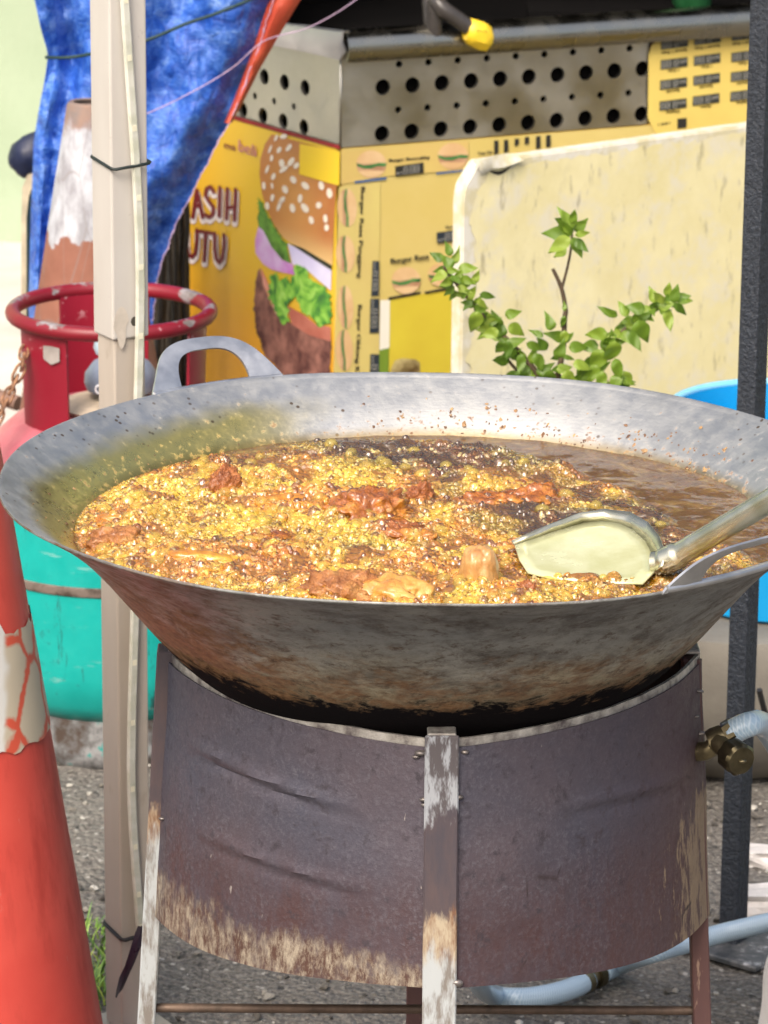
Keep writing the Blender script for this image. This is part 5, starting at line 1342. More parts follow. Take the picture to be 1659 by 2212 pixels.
def up(A, X, Y):
    fx = (X-org_x)/CS; fy = (Y-org_y)/CS; ix = np.clip(fx.astype(int), 0, nc_-2); iy = np.clip(fy.astype(int), 0, nc_-2)
    tx, ty = fx-ix, fy-iy
    if A.ndim == 3: tx, ty = tx[..., None], ty[..., None]
    return (A[iy, ix]*(1-tx)+A[iy, ix+1]*tx)*(1-ty)+(A[iy+1, ix]*(1-tx)+A[iy+1, ix+1]*tx)*ty
FS = .0006; nf = int(2*RO/FS)+1
gx = WX-RO+np.arange(nf)*FS; gy = -RO+np.arange(nf)*FS; GX_, GY_ = np.meshgrid(gx, gy)
H = up(HB, GX_, GY_); T3 = up(TC, GX_, GY_); SC = up(SCU, GX_, GY_); FR = up(HT, GX_, GY_); FO = up(FRO, GX_, GY_)
D = np.zeros_like(H); BASE = np.array((.13, .058, .006)); BC = T3*.62+BASE*.2; rnd = random.Random(77); BIG = []; nb_ = 0; tries = 0
while nb_ < 24000 and tries < 200000:
    tries += 1
    r_ = RO*math.sqrt(rnd.random()); a = rnd.uniform(0, 2*math.pi); x, y = WX+r_*math.cos(a), r_*math.sin(a)
    ci, cj = int((x-gx[0])/FS), int((y-gy[0])/FS)
    if not (0 <= ci < nf and 0 <= cj < nf): continue
    s, ht = SC[cj, ci], FR[cj, ci]
    if inside(x, y): continue
    d, kd, top = piece_at(x, y)
    if kd in ('crisp', 'stump', 'pale', 'spiky') and d > .1 and rnd.random() < .9: continue
    if rnd.random() < s*.90: continue
    if rnd.random() > (.25+.6*ht)*(.25+.75*FO[cj, ci]): continue
    q = rnd.random(); R_ = .0009+.0010*rnd.random()+(.0030*rnd.random()**2 if q < .2 else 0)
    clus = fbm(x*22, y*28, 1.7, 2); R_ *= 1+.55*max(-.5, min(1, clus))
    if q > .988: R_ = rnd.uniform(.0042, .0070)
    if r_ > RO-R_*1.2: continue
    nb_ += 1
    if R_ > .0044 and rnd.random() < .8:
        if s < .25: BIG.append((x, y, H[cj, ci], R_))
        continue
    w = int(R_/FS)+2; i0, i1, j0, j1 = max(0, ci-w), min(nf, ci+w+1), max(0, cj-w), min(nf, cj+w+1)
    dx = (GX_[j0:j1, i0:i1]-x)/rnd.uniform(.85, 1.25); dy = (GY_[j0:j1, i0:i1]-y)/rnd.uniform(.85, 1.2)
    d2 = R_*R_-dx*dx-dy*dy; lift = rnd.uniform(-.5, .35)*R_
    h = np.where(d2 > 0, np.sqrt(np.maximum(d2, 0))*.9+lift, 0); old = D[j0:j1, i0:i1]; m_ = h > old
    D[j0:j1, i0:i1] = np.where(m_, h, old); bc = BC[j0:j1, i0:i1]; tq = rnd.random(); k_ = np.array((1.0, 1.0, 1.0))*rnd.uniform(.8, 1.1) if tq < .62 else np.array((.42, .34, .3)) if tq < .84 else np.array((1.3, 1.5, 4.0))  # pale and dark bubble tints painted in to read as sparkle
    bc[m_] = np.minimum(T3[cj, ci]*k_, (.85, .78, .45))
print('bubbles', nb_, 'big', len(BIG))
H2 = H+np.maximum(D, 0)*(1-SC*.8)
RRr = np.hypot(GX_-WX, GY_); ok = RRr < RO+.0012
idx = np.full(ok.shape, -1); idx[ok] = np.arange(ok.sum())
q4 = np.stack([idx[:-1, :-1], idx[:-1, 1:], idx[1:, 1:], idx[1:, :-1]], -1).reshape(-1, 4); q4 = q4[(q4 >= 0).all(1)]
Vs = np.stack([GX_[ok]-WX, GY_[ok], H2[ok]-OZ], -1); col4 = np.concatenate([BC[ok], np.ones((ok.sum(), 1))], 1)
me = bpy.data.meshes.new('frying_oil'); me.vertices.add(len(Vs)); me.vertices.foreach_set('co', Vs.ravel())
me.loops.add(q4.size); me.loops.foreach_set('vertex_index', q4.ravel().astype(np.int32)); me.polygons.add(len(q4))
me.polygons.foreach_set('loop_start', np.arange(0, q4.size, 4, dtype=np.int32)); me.polygons.foreach_set('loop_total', np.full(len(q4), 4, dtype=np.int32))
me.polygons.foreach_set('use_smooth', np.ones(len(q4), dtype=bool)); me.update(calc_edges=True)
ca = me.color_attributes.new('tint', 'FLOAT_COLOR', 'POINT'); ca.data.foreach_set('color', col4.ravel())
at2 = me.attributes.new('scum', 'FLOAT', 'POINT'); at2.data.foreach_set('value', SC[ok].ravel())
at2 = me.attributes.new('froth', 'FLOAT', 'POINT'); at2.data.foreach_set('value', FO[ok].ravel())
om = M('frying_oil', (.2, .1, .01), .16)
sc_ = om.attr('scum', 'Fac'); n2 = om.noise(30, 6, .7, om.co((1, 1.15, 1)), dist=1.6)
sc = om.ramp(n2, [(.30, (.085, .042, .014)), (.5, (.15, .08, .026)), (.62, (.25, .155, .05)), (.75, (.36, .26, .09))])
om.set('Base Color', om.mix(sc_, om.attr('tint'), sc)); om.set('Roughness', om.ma('ADD', .26, om.ma('MULTIPLY', sc_, .2)))
om.set('IOR', 1.5); om.set('Coat Weight', 1.0); om.set('Coat Roughness', .05); om.set('Coat IOR', 1.65)
om.set('Subsurface Weight', .35); om.set('Subsurface Radius', (1.0, .45, .06)); om.set('Subsurface Scale', .004)
vA = om.voro(330, 'F1'); vB = om.voro(620, 'F1'); dome = om.ma('ADD', om.ma('SUBTRACT', 1.0, om.ma('MULTIPLY', vA, vA)), om.ma('MULTIPLY', om.ma('SUBTRACT', 1.0, om.ma('MULTIPLY', vB, vB)), .5))
cellc = om.xyz(om.voro(330, 'F1', out='Color'))[0]
tint_ = om.mix(om.ramp(cellc, [(.0, .6), (.3, 0)]), om.attr('tint'), om.mix(1.0, om.attr('tint'), (.42, .34, .25), 'MULTIPLY'))
tint_ = om.mix(om.ma('MULTIPLY', om.ramp(cellc, [(.76, 0), (.97, .5)]), om.attr('froth', 'Fac')), tint_, (.86, .76, .36))  # pale cells are glints put into the froth colour
om.set('Base Color', om.mix(sc_, tint_, sc))
fr_a = om.attr('froth', 'Fac'); wgt = om.mix(sc_, om.ma('ADD', .22, om.ma('MULTIPLY', fr_a, .78)), (.16, .16, .16))
hh = om.ma('ADD', om.ma('MULTIPLY', om.ma('MULTIPLY', n2, .35), sc_), om.ma('MULTIPLY', dome, wgt))
om.bump(hh, .85, .0022)
me.materials.append(om.m)
oil = bpy.data.objects.new('frying_oil', me); COL.objects.link(oil); oil.location = (WX, 0, OZ)
tag(oil, 'hot golden frying oil foaming with packed bubbles inside the wok', 'oil', kind='stuff')

# ---- chicken pieces
def meatm(name, c0, c1, c2, rough, bs, coat):
    m = M(name, c1, rough); n1 = m.noise(38, 6, .68); n2 = m.noise(120, 5, .7)
    c = m.ramp(n1, [(.32, c0), (.5, c1), (.68, c2)]); c = m.mix(m.ramp(n2, [(.55, 0), (.7, .6)]), c, c0)
    m.set('Base Color', c); m.set('Coat Weight', coat); m.set('Coat Roughness', .08); m.bump(m.ma('ADD', n1, m.ma('MULTIPLY', n2, .6)), bs, .006); return m.m
MM = {'dark': meatm('chicken_dark', (.12, .026, .003), (.34, .10, .007), (.58, .25, .02), .25, .9, .8),
      'amber': meatm('chicken_amber', (.28, .08, .005), (.50, .20, .010), (.66, .38, .04), .28, .5, .8),
      'crisp': meatm('chicken_crisp', (.17, .05, .012), (.36, .14, .035), (.56, .30, .09), .45, 1.0, .3),
      'spiky': meatm('chicken_scrap', (.14, .035, .008), (.3, .09, .018), (.48, .19, .04), .4, 1.0, .3),
      'pale': meatm('chicken_pale', (.34, .12, .016), (.55, .27, .05), (.66, .42, .12), .28, .5, .7),
      'stump': meatm('drumstick_end', (.34, .15, .04), (.50, .27, .09), (.60, .37, .15), .3, .3, .6)}
for k, ((cx, cy, a, b, h, rt_, kind), pc) in enumerate(zip(pieces, PCS)):
    bm = bmesh.new(); bmesh.ops.create_icosphere(bm, subdivisions=5, radius=1)
    for v in bm.verts:
        q = v.co.copy(); s = 9.1*k
        d = 1+.34*fbm(q.x*1.3+s, q.y*1.3, q.z*1.3, 3)
        if kind in ('crisp', 'spiky', 'dark'): d += .16*fbm(q.x*5+s, q.y*5, q.z*5, 3)+.10*abs(fbm(q.x*11, q.y*11+s, q.z*11, 2))+.07*fbm(q.x*21, q.y*21+s, q.z*21, 2)
        if kind == 'spiky': d += .35*max(0, fbm(q.x*3, q.y*3+s, q.z*3, 2))
        if kind == 'stump':
            w = 1.0+.22*max(0, q.z)*(1-max(0, q.z)); zq = abs(q.z)**.6*(1 if q.z > 0 else -1); q = Vector((q.x*w, q.y*w, zq)); d = 1+.09*fbm(q.x*2+s, q.y*2, q.z*2, 3)
        p = Vector((q.x*a*d, q.y*b*d, q.z*h*d*(1.0 if q.z > 0 else .6)))
        cr_, sr_ = math.cos(rt_), math.sin(rt_)
        v.co = Vector((cx+p.x*cr_-p.y*sr_, cy+p.x*sr_+p.y*cr_, OZ+p.z))
    o = mkbm('fried_chicken', bm, MM[kind], None, True, base=(cx, cy, OZ)); tag(o, pc[7], 'chicken', 'chicken pieces frying in the wok')

# ---- the largest bubbles: clear golden domes on the foam
bm = bmesh.new(); bmesh.ops.create_icosphere(bm, subdivisions=3, radius=1)
bmesh.ops.delete(bm, geom=[f for f in bm.faces if f.calc_center_median().z < -.3], context='FACES')
bm.verts.ensure_lookup_table(); bm.verts.index_update()
uv_ = np.array([x.co[:] for x in bm.verts]); uf_ = np.array([[q.index for q in p.verts] for p in bm.faces]); bm.free()
Vs, Fs = [], []
for k, (x, y, z, R_) in enumerate(BIG):
    Vs.append(uv_*np.array([R_*rnd.uniform(.9, 1.2), R_*rnd.uniform(.9, 1.2), R_*rnd.uniform(.7, .95)])+np.array([x, y, z+.0004])); Fs.append(uf_+k*len(uv_))
bub = M('clear_bubble', (.75, .62, .2), .05); bub.set('IOR', 1.6); bub.set('Coat Weight', 1.0); bub.set('Coat Roughness', .03)
trn = bub.n('ShaderNodeBsdfTransparent'); trn.inputs[0].default_value = (1, .93, .62, 1)
mx = bub.n('ShaderNodeMixShader'); mx.inputs[0].default_value = .78
outn = [n for n in bub.t.nodes if n.type == 'OUTPUT_MATERIAL'][0]
bub.t.links.new(bub.b.outputs[0], mx.inputs[1]); bub.t.links.new(trn.outputs[0], mx.inputs[2]); bub.t.links.new(mx.outputs[0], outn.inputs[0])
bo_ = mk('oil_bubbles', np.concatenate(Vs).tolist(), np.concatenate(Fs).tolist(), bub.m, None, True, base=(WX, 0, OZ))
tag(bo_, 'larger clear golden bubbles dotted over the frying foam', 'bubbles', kind='stuff')

# ---- crumbs stuck to the wall above the oil
bm = bmesh.new(); bmesh.ops.create_icosphere(bm, subdivisions=1, radius=1)
bv = np.array([v.co[:] for v in bm.verts]); bf = np.array([[q.index for q in f.verts] for f in bm.faces]); bm.free()
Vs, Fs, n0 = [], [], 0; rnd = random.Random(31)
cl_c = [(rnd.uniform(20, 165), rnd.random()**1.7) for _ in range(46)]
for k in range(520):
    if rnd.random() < .62:
        q = rnd.choice(cl_c); a = R(q[0]+rnd.gauss(0, 1.3)); u = min(.95, max(0, q[1]*.55+rnd.gauss(0, .06)))
    else: a = R(rnd.uniform(0, 205)); u = rnd.random()**2.6*.8
    zr = OILZ+.001+u*(-OILZ-.008); r_ = wob(a, inner_r(zr)); s = rnd.uniform(.0004, .0011)*(1.6 if rnd.random() < .12 else 1)
    o = np.array([math.cos(a), math.sin(a), 0]); tdir = np.array([-math.sin(a), math.cos(a), 0]); nrm = np.array([-math.cos(a)*.62, -math.sin(a)*.62, .78]); up = np.cross(nrm, tdir)
    B = np.stack([tdir*s*rnd.uniform(.7, 1.9), up*s*rnd.uniform(.7, 2.2), nrm*s*.55]); q = bv*(1+.3*np.random.randn(len(bv), 1))
    Vs.append(q@B+np.array([WX+r_*math.cos(a), r_*math.sin(a), ZRIM+zr])+nrm*s*.2); Fs.append(bf+n0); n0 += len(bv)
Vs, Fs = np.concatenate(Vs), np.concatenate(Fs)
cm_ = M('crumb', (.2, .1, .04), .5); gi = cm_.n('ShaderNodeNewGeometry').outputs['Random Per Island']; cm_.set('Base Color', cm_.ramp(gi, [(0, (.07, .03, .015)), (.5, (.2, .1, .04)), (1, (.42, .27, .12))]))
cr_o = mk('fried_crumbs', Vs.tolist(), Fs.tolist(), cm_.m, None, False, base=(WX, 0, OZ)); tag(cr_o, 'brown crumbs stuck to the inner wall of the wok', 'crumbs', kind='stuff')

# ================================================================== SPATULA
spm = M('oily_steel', (.62, .66, .5), .2, .3); k1 = spm.noise(30, 5, .6)
spm.set('Base Color', spm.mix(spm.ramp(k1, [(.35, 0), (.65, 1)]), (.58, .59, .32), (.70, .71, .45))); spm.set('Roughness', spm.step(k1, .3, .7, .16, .3)); spm.bump(spm.noise(75, 5, .65, spm.co((1, .25, 1), rot=(0, 0, .5)), dist=.6), .16, .002)  # pale base colour stands in for sky reflected in the oil film
spl = M('oily_handle', (.42, .40, .28), .26, .9); k1 = spl.noise(40, 4); spl.set('Base Color', spl.mix(spl.ramp(k1, [(.35, 0), (.65, 1)]), (.42, .41, .28), (.58, .56, .44)))
sp_o = owl(1415, 1215); spat = thing('wok_spatula', tuple(sp_o), 'oily steel wok spatula resting in the oil against the right rim', 'spatula')
# blade: floor polygon plus an upturned lip along the far side and heel
fl_ = [(1112, 1180, .005), (1122, 1210, .004), (1140, 1238, .003), (1190, 1250, .002), (1250, 1256, .002), (1320, 1260, .003), (1388, 1262, .005), (1415, 1235, .008), (1412, 1205, .010), (1396, 1172, .012), (1368, 1146, .014), (1338, 1132, .015), (1300, 1126, .015), (1260, 1130, .013), (1200, 1148, .010), (1150, 1166, .007)]
cen = owl(1270, 1195, .007)
inn_ = [owl(x, y, z) for x, y, z in fl_]
nF = len(inn_); V = []; F = []
rings = [1.0, .8, .5, .2]
for k in rings:
    for p in inn_: V.append(cen.lerp(p, k)+Vector((0, 0, -.0015*(1-k*k))))
for r_ in range(3):
    for i in range(nF): F.append((r_*nF+i, r_*nF+(i+1) % nF, (r_+1)*nF+(i+1) % nF, (r_+1)*nF+i))
F.append(tuple(3*nF+i for i in range(nF)))
lip = [(1105, 1168, .008), None, None, None, None, None, None, (1432, 1222, .019), (1436, 1190, .021), (1424, 1158, .023), (1400, 1128, .024), (1362, 1106, .025), (1305, 1099, .025), (1250, 1108, .023), (1188, 1132, .018), (1140, 1152, .013)]
k0 = len(V); idx = {}
for i, q in enumerate(lip):
    if q: idx[i] = len(V); V.append(owl(*q))
seq = [7, 8, 9, 10, 11, 12, 13, 14, 15, 0]
LV, LF = [], []
for a in seq: LV += [V[a], V[idx[a]], V[idx[a]]+Vector((0, 0, -.001))]
for q in range(len(seq)-1): LF.append((q*3, q*3+1, q*3+4, q*3+3))
V = V[:k0]
lipo = smooth_angle(mk('blade_lip', LV, LF, spl.m, spat, True), 60); md = lipo.modifiers.new('thick', 'SOLIDIFY'); md.thickness = .0016; md.offset = 0
blade = mk('blade', V, F, spm.m, spat, True)
md = blade.modifiers.new('thick', 'SOLIDIFY'); md.thickness = .0016; md.offset = 0
bm = bmesh.new(); bm.from_mesh(blade.data); bmesh.ops.recalc_face_normals(bm, faces=bm.faces); bm.to_mesh(blade.data); bm.free()
# socket and tubular handle with an open seam
s0, s1 = owl(1408, 1218, .012), owl(1470, 1196, .024)
e0 = atz(1659, 1083, OZ+.083); d = (e0-s1).normalized(); e1 = s1+d*.42
tube('socket', spline([s0, s0.lerp(s1, .4)-Vector((0, 0, .002)), s1, s1+d*.02], 6), [.004]+[.0105]*5+[.0118]*6+[.0102]*6+[.0098], spl.m, spat, 18)
a_ax = d.cross(Vector((0, 0, 1))).normalized(); b_ax = d.cross(a_ax)
V, F = [], []; nseg = 30
for t in (0, .004, .1, .2, .3, .42):
    for k in range(nseg+1):
        a = R(-62)+R(350)*k/nseg; rr = .0098+.001*t/.42; V.append(s1+d*t+(a_ax*math.cos(a)+b_ax*math.sin(a))*rr)
for j in range(5):
    for k in range(nseg): F.append((j*(nseg+1)+k, j*(nseg+1)+k+1, (j+1)*(nseg+1)+k+1, (j+1)*(nseg+1)+k))
hd = mk('handle', V, F, spl.m, spat, True); md = hd.modifiers.new('thick', 'SOLIDIFY'); md.thickness = .0014; md.offset = -1
# ================================================================== RIGHT SIDE
# ---- dark textured steel post with a base plate
QY = .86; QX = at(1600, 1500, QY).x+.0
pm = M('dark_textured_paint', (.03, .035, .045), .5)
hn = pm.noise(260, 4, .65); hn2 = pm.noise(120, 3, .6)
pm.set('Base Color', pm.mix(pm.ramp(hn, [(.4, 0), (.62, 1)]), (.012, .016, .023), (.028, .036, .05))); pm.bump(pm.ma('ADD', hn, hn2), .8, .003)
xl = at(1637, 0, QY).x; xr = at(1590, 1400, QY).x
post = thing('steel_post', (0, 0, 0), 'dark blue-grey textured square steel post at the right edge', 'post')
xleft = at(1588, 1200, QY).x; post.location = (at(1601, 1500, QY).x, QY, 0)
PW = .066
rzp = Matrix.Rotation(R(-33), 3, 'Z')
# corner-on: left face ~ .5 of the width
wl = at(1664, 1200, QY).x-xleft
cxp = at(1601, 1500, QY).x
box('post_tube', (cxp, QY, 1.15), (.0235, .0235, 2.28), pm.m, post, .0015, Matrix.Rotation(R(-38), 3, 'Z'), 2)
bpm = M('plate_grey', (.1, .1, .1), .6, .3); kk = bpm.noise(40, 5, .65); bpm.set('Base Color', bpm.ramp(kk, [(.4, (.05, .055, .06)), (.6, (.13, .13, .13)), (.7, (.5, .5, .5))])); bpm.bump(kk, .3, .002)
box('base_plate', (cxp+.01, QY-.01, .009), (.10, .10, .008), bpm.m, post, .002, Matrix.Rotation(R(-38), 3, 'Z'))
# ---- concrete drum with a blue tub on it
DY = 1.52
dm = M('grey_concrete', (.28, .26, .22), .9); n1 = dm.noise(7, 6, .6); n2 = dm.noise(40, 5, .65)
dm.set('Base Color', dm.mix(dm.ramp(n1, [(.3, 0), (.7, 1)]), (.11, .10, .083), (.2, .185, .155))); dm.set('Base Color', dm.mix(dm.ramp(n2, [(.62, 0), (.72, .6)]), dm.b.inputs['Base Color'].links[0].from_socket, (.12, .1, .085))); dm.bump(n2, .3, .004)
tl = at(1530, 1376, DY); DX = at(1590, 1400, DY).x; ztop = at(1590, 1372, DY-.15).z; zbot = at(1590, 1815, DY-.13).z
print('drum', DX, ztop, zbot)
drum = lathe('concrete_jar', [(0, .0), (.10, .0), (.125, .012), (.165, .05), (.185, .10), (.19, ztop*.6), (.187, ztop-.02), (.18, ztop-.002), (.17, ztop), (0, ztop)], dm.m, None, 56, (DX, DY, .0), base=(DX, DY, 0))
tag(drum, 'grey concrete jar supporting the blue tub behind the dark post', 'jar')
bt = M('blue_plastic', (.0, .27, .62), .35); n1 = bt.noise(6, 4); bt.set('Base Color', bt.mix(bt.ramp(n1, [(.3, 0), (.7, 1)]), (.0, .25, .58), (.01, .33, .68)))
bt.set('Roughness', bt.step(bt.noise(40, 4), .3, .7, .3, .5))
bl = M('pale_blue_rim', (.2, .55, .75), .35); bl.set('Base Color', bl.mix(bl.ramp(bl.noise(20, 3), [(.3, 0), (.7, 1)]), (.16, .5, .72), (.26, .6, .78)))
TX = at(1692, 840, DY).x; ztt = at(1672, 886, DY).z
print('tub', TX, ztt)
tub = thing('blue_tub', (TX, DY, ztop), 'bright blue plastic tub with pale rim standing on the concrete jar', 'tub')
rt = .140
lathe('tub_shell', [(0, ztop+.002), (.11, ztop+.002), (.115, ztop+.006), (rt, ztt-.004), (rt, ztt), (rt-.004, ztt), (.111, ztop+.01), (0, ztop+.01)], bt.m, tub, 64, (TX, DY, 0))
V, F = tube_vf([Vector((TX+(rt+.001)*math.cos(2*math.pi*i/72), DY+(rt+.001)*math.sin(2*math.pi*i/72), ztt)) for i in range(72)], .0055, 10, closed=True); mk('tub_rim', V, F, bl.m, tub, True)
# ---- scraps at the right edge: white rubble, red frame, white cloth
rub = plain('white_rubble', (.6, .57, .54), .9, bump=.4, bscale=80)
rnd = random.Random(4)
for k, (x, y, s, lab) in enumerate(((1646, 1850, .018, 'white chunk of rubble behind the dark post, farther one'), (1650, 1945, .024, 'white chunk of rubble behind the dark post, nearer one'))):
    c = atz(x, y, s*.5); bm = bmesh.new(); bmesh.ops.create_cube(bm, size=1)
    bmesh.ops.subdivide_edges(bm, edges=bm.edges, cuts=3, use_grid_fill=True)
    for v in bm.verts: v.co = Vector((v.co.x*s*2.4, v.co.y*s*1.8, v.co.z*s*1.1))*(1+.35*fbm(v.co.x*2+k, v.co.y*2, v.co.z*2, 3))+c
    o = mkbm('rubble', bm, rub, None, base=tuple(c)); tag(o, lab, 'rubble', 'rubble by the post')
rd = plain('dark_red_frame', (.13, .018, .022), .5)
p0 = atz(1668, 2290, 0)
frame = thing('red_stand', (p0.x, p0.y, 0), 'dark red metal stand leg at the right edge', 'stand')
box('leg', (p0.x+.006, p0.y, .25), (.022, .022, .5), rd, frame, .002)
box('cross_bar', (p0.x+.16, p0.y+.001, .48), (.30, .018, .018), rd, frame, .002); box('leg', (p0.x+.31, p0.y, .25), (.022, .022, .5), rd, frame, .002)
cl = M('white_cloth', (.75, .73, .7), .8); cl.bump(cl.noise(60, 4), .3, .004); cl.set('Base Color', cl.mix(cl.ramp(cl.noise(8, 4), [(.3, 0), (.7, 1)]), (.68, .65, .61), (.8, .79, .77)))
g = []
Yc_ = p0.y-.03
edge = [(2040, 1668), (2080, 1655), (2120, 1650), (2170, 1645), (2212, 1640), (2300, 1632), (2420, 1624)]
for i in range(30):
    y = 2036+i*(2420-2036)/29; x = interp(edge, y)+1.5*math.sin(y*.05); g.append([at(x+q*28, y, Yc_-.012*math.sin(q*1.9+y*.004)-.006*q) for q in range(8)])
cloth = sheet('white_cloth', g, .002, cl.m, None, base=tuple(at(1660, 2212, Yc_))); tag(cloth, 'white cloth hanging at the lower right edge', 'cloth')
wr = tube('black_wire', spline([at(1640, 1490, 1.2), at(1650, 1530, 1.21), at(1662, 1560, 1.22), at(1690, 1600, 1.25), at(1720, 1750, 1.3), atz(1740, 1950, .004)], 6), .0035, plain('wire_black', (.015, .014, .014), .5), base=tuple(at(1650, 1530, 1.2)))
tag(wr, 'black wire hanging beside the dark post at the right edge', 'wire')

# ================================================================== PLANT
LY = 1.30
zp = zoomer(1040, 460, .53044)
lm = M('leaf', (.12, .3, .03), .42); oi = lm.n('ShaderNodeObjectInfo').outputs['Random']
ln = lm.noise(60, 4)
c = lm.ramp(oi, [(0, (.09, .16, .014)), (.5, (.17, .26, .022)), (.8, (.26, .36, .035)), (1, (.38, .47, .07))])
lm.set('Base Color', lm.mix(lm.ramp(ln, [(.35, 0), (.65, .35)]), c, (.07, .2, .02))); lm.set('Subsurface Weight', 0.0)
# thin leaves let light through
tr = lm.n('ShaderNodeBsdfTranslucent'); lm.t.links.new(lm.mix(.5, c, (.3, .55, .06)), tr.inputs[0])
mx = lm.n('ShaderNodeMixShader'); mx.inputs[0].default_value = .35
outn = [n for n in lm.t.nodes if n.type == 'OUTPUT_MATERIAL'][0]
lm.t.links.new(lm.b.outputs[0], mx.inputs[1]); lm.t.links.new(tr.outputs[0], mx.inputs[2]); lm.t.links.new(mx.outputs[0], outn.inputs[0])
def leafmesh(name, curl, wav, wid):
    V, F = [], []; nu, nv = 13, 7
    for i in range(nu):
        t = i/(nu-1); w = wid*(math.sin(math.pi*min(1, t*1.0)**.72))**.9*(1-.35*t)*1.25 if 0 < t < 1 else .0
        for j in range(nv):
            s = (j/(nv-1)-.5)*2
            V.append((t, s*w, abs(s)*w*.2-curl*t*t+wav*math.sin(t*9+s*2)*.03))
    for i in range(nu-1):
        for j in range(nv-1): F.append((i*nv+j, i*nv+j+1, i*nv+nv+j+1, i*nv+nv+j))
    me = bpy.data.meshes.new(name); me.from_pydata(V, [], F); me.polygons.foreach_set('use_smooth', [True]*len(me.polygons)); me.materials.append(lm.m); me.update(); return me
LM = [leafmesh('leaf', .25, 1.2, .27), leafmesh('leaf', .5, 1.6, .31), leafmesh('leaf', -.15, 1.4, .23), leafmesh('leaf', .7, 1.2, .29), leafmesh('leaf', .4, 1.8, .20)]
pb = at(1235, 1000, LY); plant = thing('potted_shrub', (pb.x, LY, 0), 'young leafy green shrub with three branches in front of the cream board', 'plant')
bark = plain('twig_bark', (.09, .06, .035), .8, var=.4, scale=80); gst = plain('green_stem', (.16, .2, .06), .6)
root = Vector((pb.x, LY, .25))
def P(zx, zy, d=0.0): return at(*zp(zx, zy), LY+d)
def branch(pts, r0, r1, mat): 
    q = spline(pts, 8); n = len(q); tube('branch', q, [r0+(r1-r0)*i/(n-1) for i in range(n)], mat, plant, 8); return q
J = P(640, 1010)
tube('branch', spline([root, root.lerp(J, .5)+Vector((.01, 0, 0)), J], 6), .0055, bark, plant, 8)
bl_ = branch([J, P(560, 880), P(440, 745), P(350, 660), P(270, 570, -.02), P(190, 470, -.03), P(130, 390, -.04)], .0042, .0015, bark)
bu_ = branch([J, P(690, 800), P(700, 640), P(705, 590), P(685, 490), P(645, 400)], .0038, .0022, bark)
bu2 = branch([P(688, 490), P(712, 400), P(728, 320), P(735, 250), P(730, 180)], .0018, .0011, bark)
brr = branch([J, P(800, 900), P(900, 780), P(960, 710), P(1040, 640), P(1110, 600), P(1170, 560), P(1220, 540)], .0040, .0014, bark)
bs = branch([J, P(900, 950, -.02), P(970, 880, -.03)], .003, .0015, bark)
bs2 = branch([J, P(560, 950, .02), P(450, 850, .02), P(420, 790, .02)], .003, .0015, bark)
rnd = random.Random(21)
def leaf(p, dirv, size, nrm=None):
    o = bpy.data.objects.new('leaf', rnd.choice(LM)); COL.objects.link(o); o.parent = plant
    x = dirv.normalized(); n = nrm or Vector((rnd.uniform(-.5, .5), -1, rnd.uniform(-.1, .8)))
    y = n.cross(x).normalized(); zz_ = x.cross(y)
    mtx = Matrix((x, y, zz_)).transposed().to_4x4(); mtx.translation = p-org(plant)
    o.matrix_local = mtx @ Matrix.Diagonal((size, size, size, 1)); return o
def dress(br, i0, i1, step, size, spread=1.0):
    for i in range(i0, i1, step):
        p = br[i]; t = (br[min(i+1, len(br)-1)]-br[max(i-1, 0)]).normalized()
        for s in (-1, 1):
            d = t*rnd.uniform(-.1, .6)+Vector((0, 0, 1)).cross(t)*0+Vector((s*rnd.uniform(.2, 1)*spread*t.z+rnd.uniform(-.4, .4), rnd.uniform(-.6, .2), -s*spread*rnd.uniform(.2, 1)*t.x*s*.0+s*rnd.uniform(-.2, .9)))
            leaf(p+Vector((rnd.uniform(-.004, .004), rnd.uniform(-.01, .004), rnd.uniform(-.004, .004))), d, size*rnd.uniform(.75, 1.2))
def hang(zx, zy, ang, size, d=0.0):     # one placed leaf: stalk end, pointing angle in the picture
    p = P(zx, zy, d-.01); dv = Vector((math.cos(R(ang)), rnd.uniform(-.35, .1), math.sin(R(ang)))); leaf(p, dv, size)
SZ = .0245
dress(bl_, 2, 28, 2, SZ*.8); dress(bl_, 30, 48, 2, SZ*.75); dress(brr, 3, 34, 2, SZ*.8); dress(bs, 2, 15, 3, SZ); dress(bs2, 2, 20, 3, SZ); dress(bu_, 2, 14, 3, SZ*.8); dress(brr, 34, 54, 3, SZ*.75)
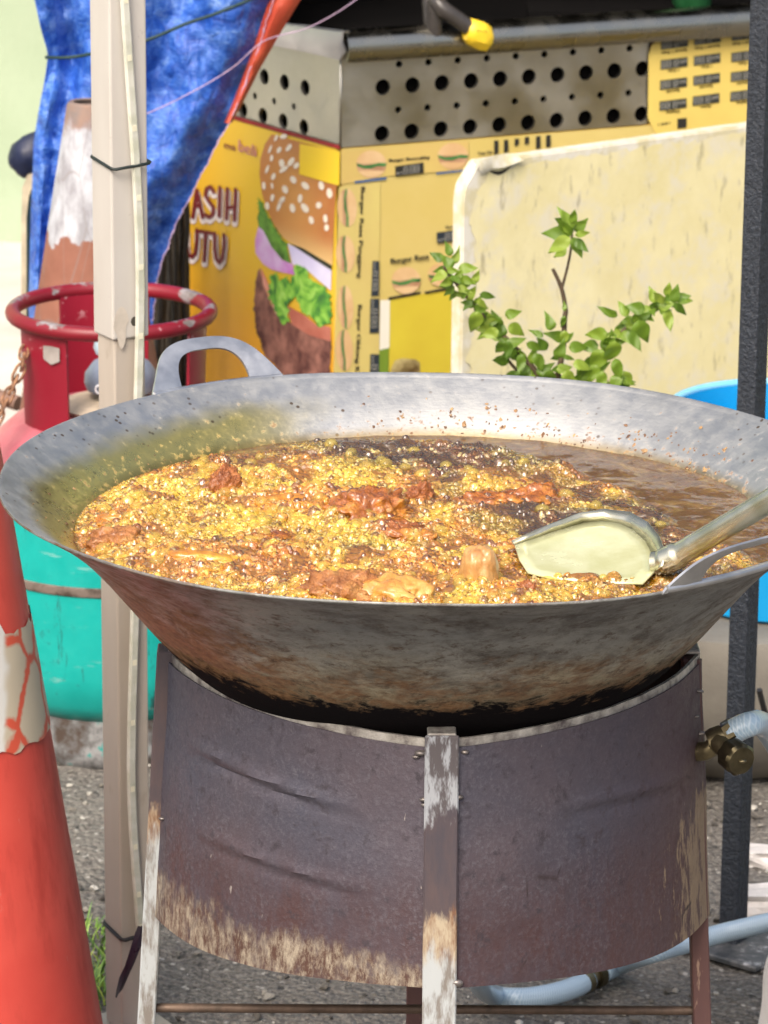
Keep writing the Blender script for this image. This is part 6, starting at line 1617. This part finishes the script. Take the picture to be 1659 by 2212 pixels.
for a in ((170, 400, 120, 1.0), (170, 380, 60, 1.1), (200, 400, 10, 1.1), (190, 420, -60, 1.0), (150, 400, 190, .95), (130, 360, 150, .9), (160, 340, 95, .8), (210, 440, -20, 1), (270, 470, 70, .9), (300, 520, -10, 1), (290, 540, -50, .9), (290, 600, -100, 1.35), (300, 620, -70, 1.0), (390, 690, 200, 1.1), (420, 620, 20, .9), (440, 660, -40, 1.1), (440, 740, -95, 1.1), (420, 740, -120, 1.0), (520, 750, -20, 1.2), (560, 800, -60, 1.2), (500, 800, -100, 1.2), (600, 720, 150, .9), (640, 690, 100, 1.0), (700, 600, 90, .6), (700, 620, -100, .8), (700, 690, -90, .9), (720, 770, 5, 1.1),
          (735, 240, 130, 1.35), (735, 230, 105, 1.5), (730, 240, 170, 1.5), (725, 250, 215, 1.6), (740, 250, -65, 1.3), (745, 220, 35, 1.0), (750, 240, 10, .9), (730, 200, 150, 1.2), (712, 310, 200, .9), (735, 190, 80, 1.0), (745, 260, -40, 1.1),
          (1050, 640, -75, 1.5), (1000, 690, -60, 1.4), (940, 740, -100, 1.6), (950, 620, 160, 1.2), (1000, 620, 130, .9), (900, 700, 190, 1.2), (860, 760, 185, 1.1), (880, 780, -115, 1.5), (850, 820, 215, 1.3), (940, 820, -80, 1.5), (980, 880, -80, 1.3), (1080, 590, 170, 1.1), (1110, 590, 190, 1.0), (1130, 560, 110, 1.0), (1170, 560, 130, 1.1), (1180, 590, -80, 1.3), (1215, 560, 85, 1.1), (1215, 545, 20, 1.0), (1220, 560, -50, 1.1), (1230, 545, 0, .9), (1195, 550, 200, .9), (880, 880, -100, 1.4), (820, 900, 200, 1.2), (960, 900, 260, 1.4), (640, 880, 250, 1.4), (700, 880, 300, 1.3), (560, 900, 250, 1.3), (760, 900, 20, 1.1), (660, 820, 60, 1.1), (620, 780, 130, 1.1), (740, 850, 0, 1.1), (850, 850, 250, 1.2), (900, 930, 300, 1.3)):
    hang(a[0], a[1], a[2], SZ*a[3]*.86, rnd.uniform(-.03, .01))
lathe('pot', [(0, .0), (.085, 0), (.09, .004), (.105, .2), (.115, .205), (.115, .23), (.105, .23), (.1, .215), (0, .215)], plain('black_pot', (.02, .02, .02), .5), plant, 40, (pb.x, LY, 0))

# ---- weeds by the pole foot
gm_ = M('weed_green', (.2, .35, .04), .5); gi = gm_.n('ShaderNodeNewGeometry').outputs['Random Per Island']
gm_.set('Base Color', gm_.ramp(gi, [(0, (.08, .2, .03)), (.6, (.22, .38, .05)), (1, (.5, .55, .06))]))
V, F = [], []; rnd = random.Random(9)
for k in range(170):
    u = rnd.random(); cx, cy = rnd.choice(((205, 2010), (205, 2080), (212, 2120), (190, 2140), (225, 2050), (215, 2150)))
    b = atz(cx+rnd.uniform(-28, 22), cy+rnd.uniform(-6, 40), 0.0); h = rnd.uniform(.010, .034); a = rnd.uniform(0, 6.28); d = Vector((math.cos(a), math.sin(a), 0)); w = d.cross(Vector((0, 0, 1)))*rnd.uniform(.0008, .0025)
    bend = rnd.uniform(.3, 1.0)*h; n = len(V)
    for t in (0, .4, .75): 
        c = b+d*bend*t*t+Vector((0, 0, h*t)); V += [c-w*(1-t*.6), c+w*(1-t*.6)]
    V.append(b+d*bend+Vector((0, 0, h))); F += [(n, n+1, n+3, n+2), (n+2, n+3, n+5, n+4), (n+4, n+5, n+6)]
weeds = mk('weeds', V, F, gm_.m, None, base=tuple(atz(205, 2100, 0))); tag(weeds, 'tuft of yellow-green weeds between orange cone and white pole', 'weeds', kind='stuff')
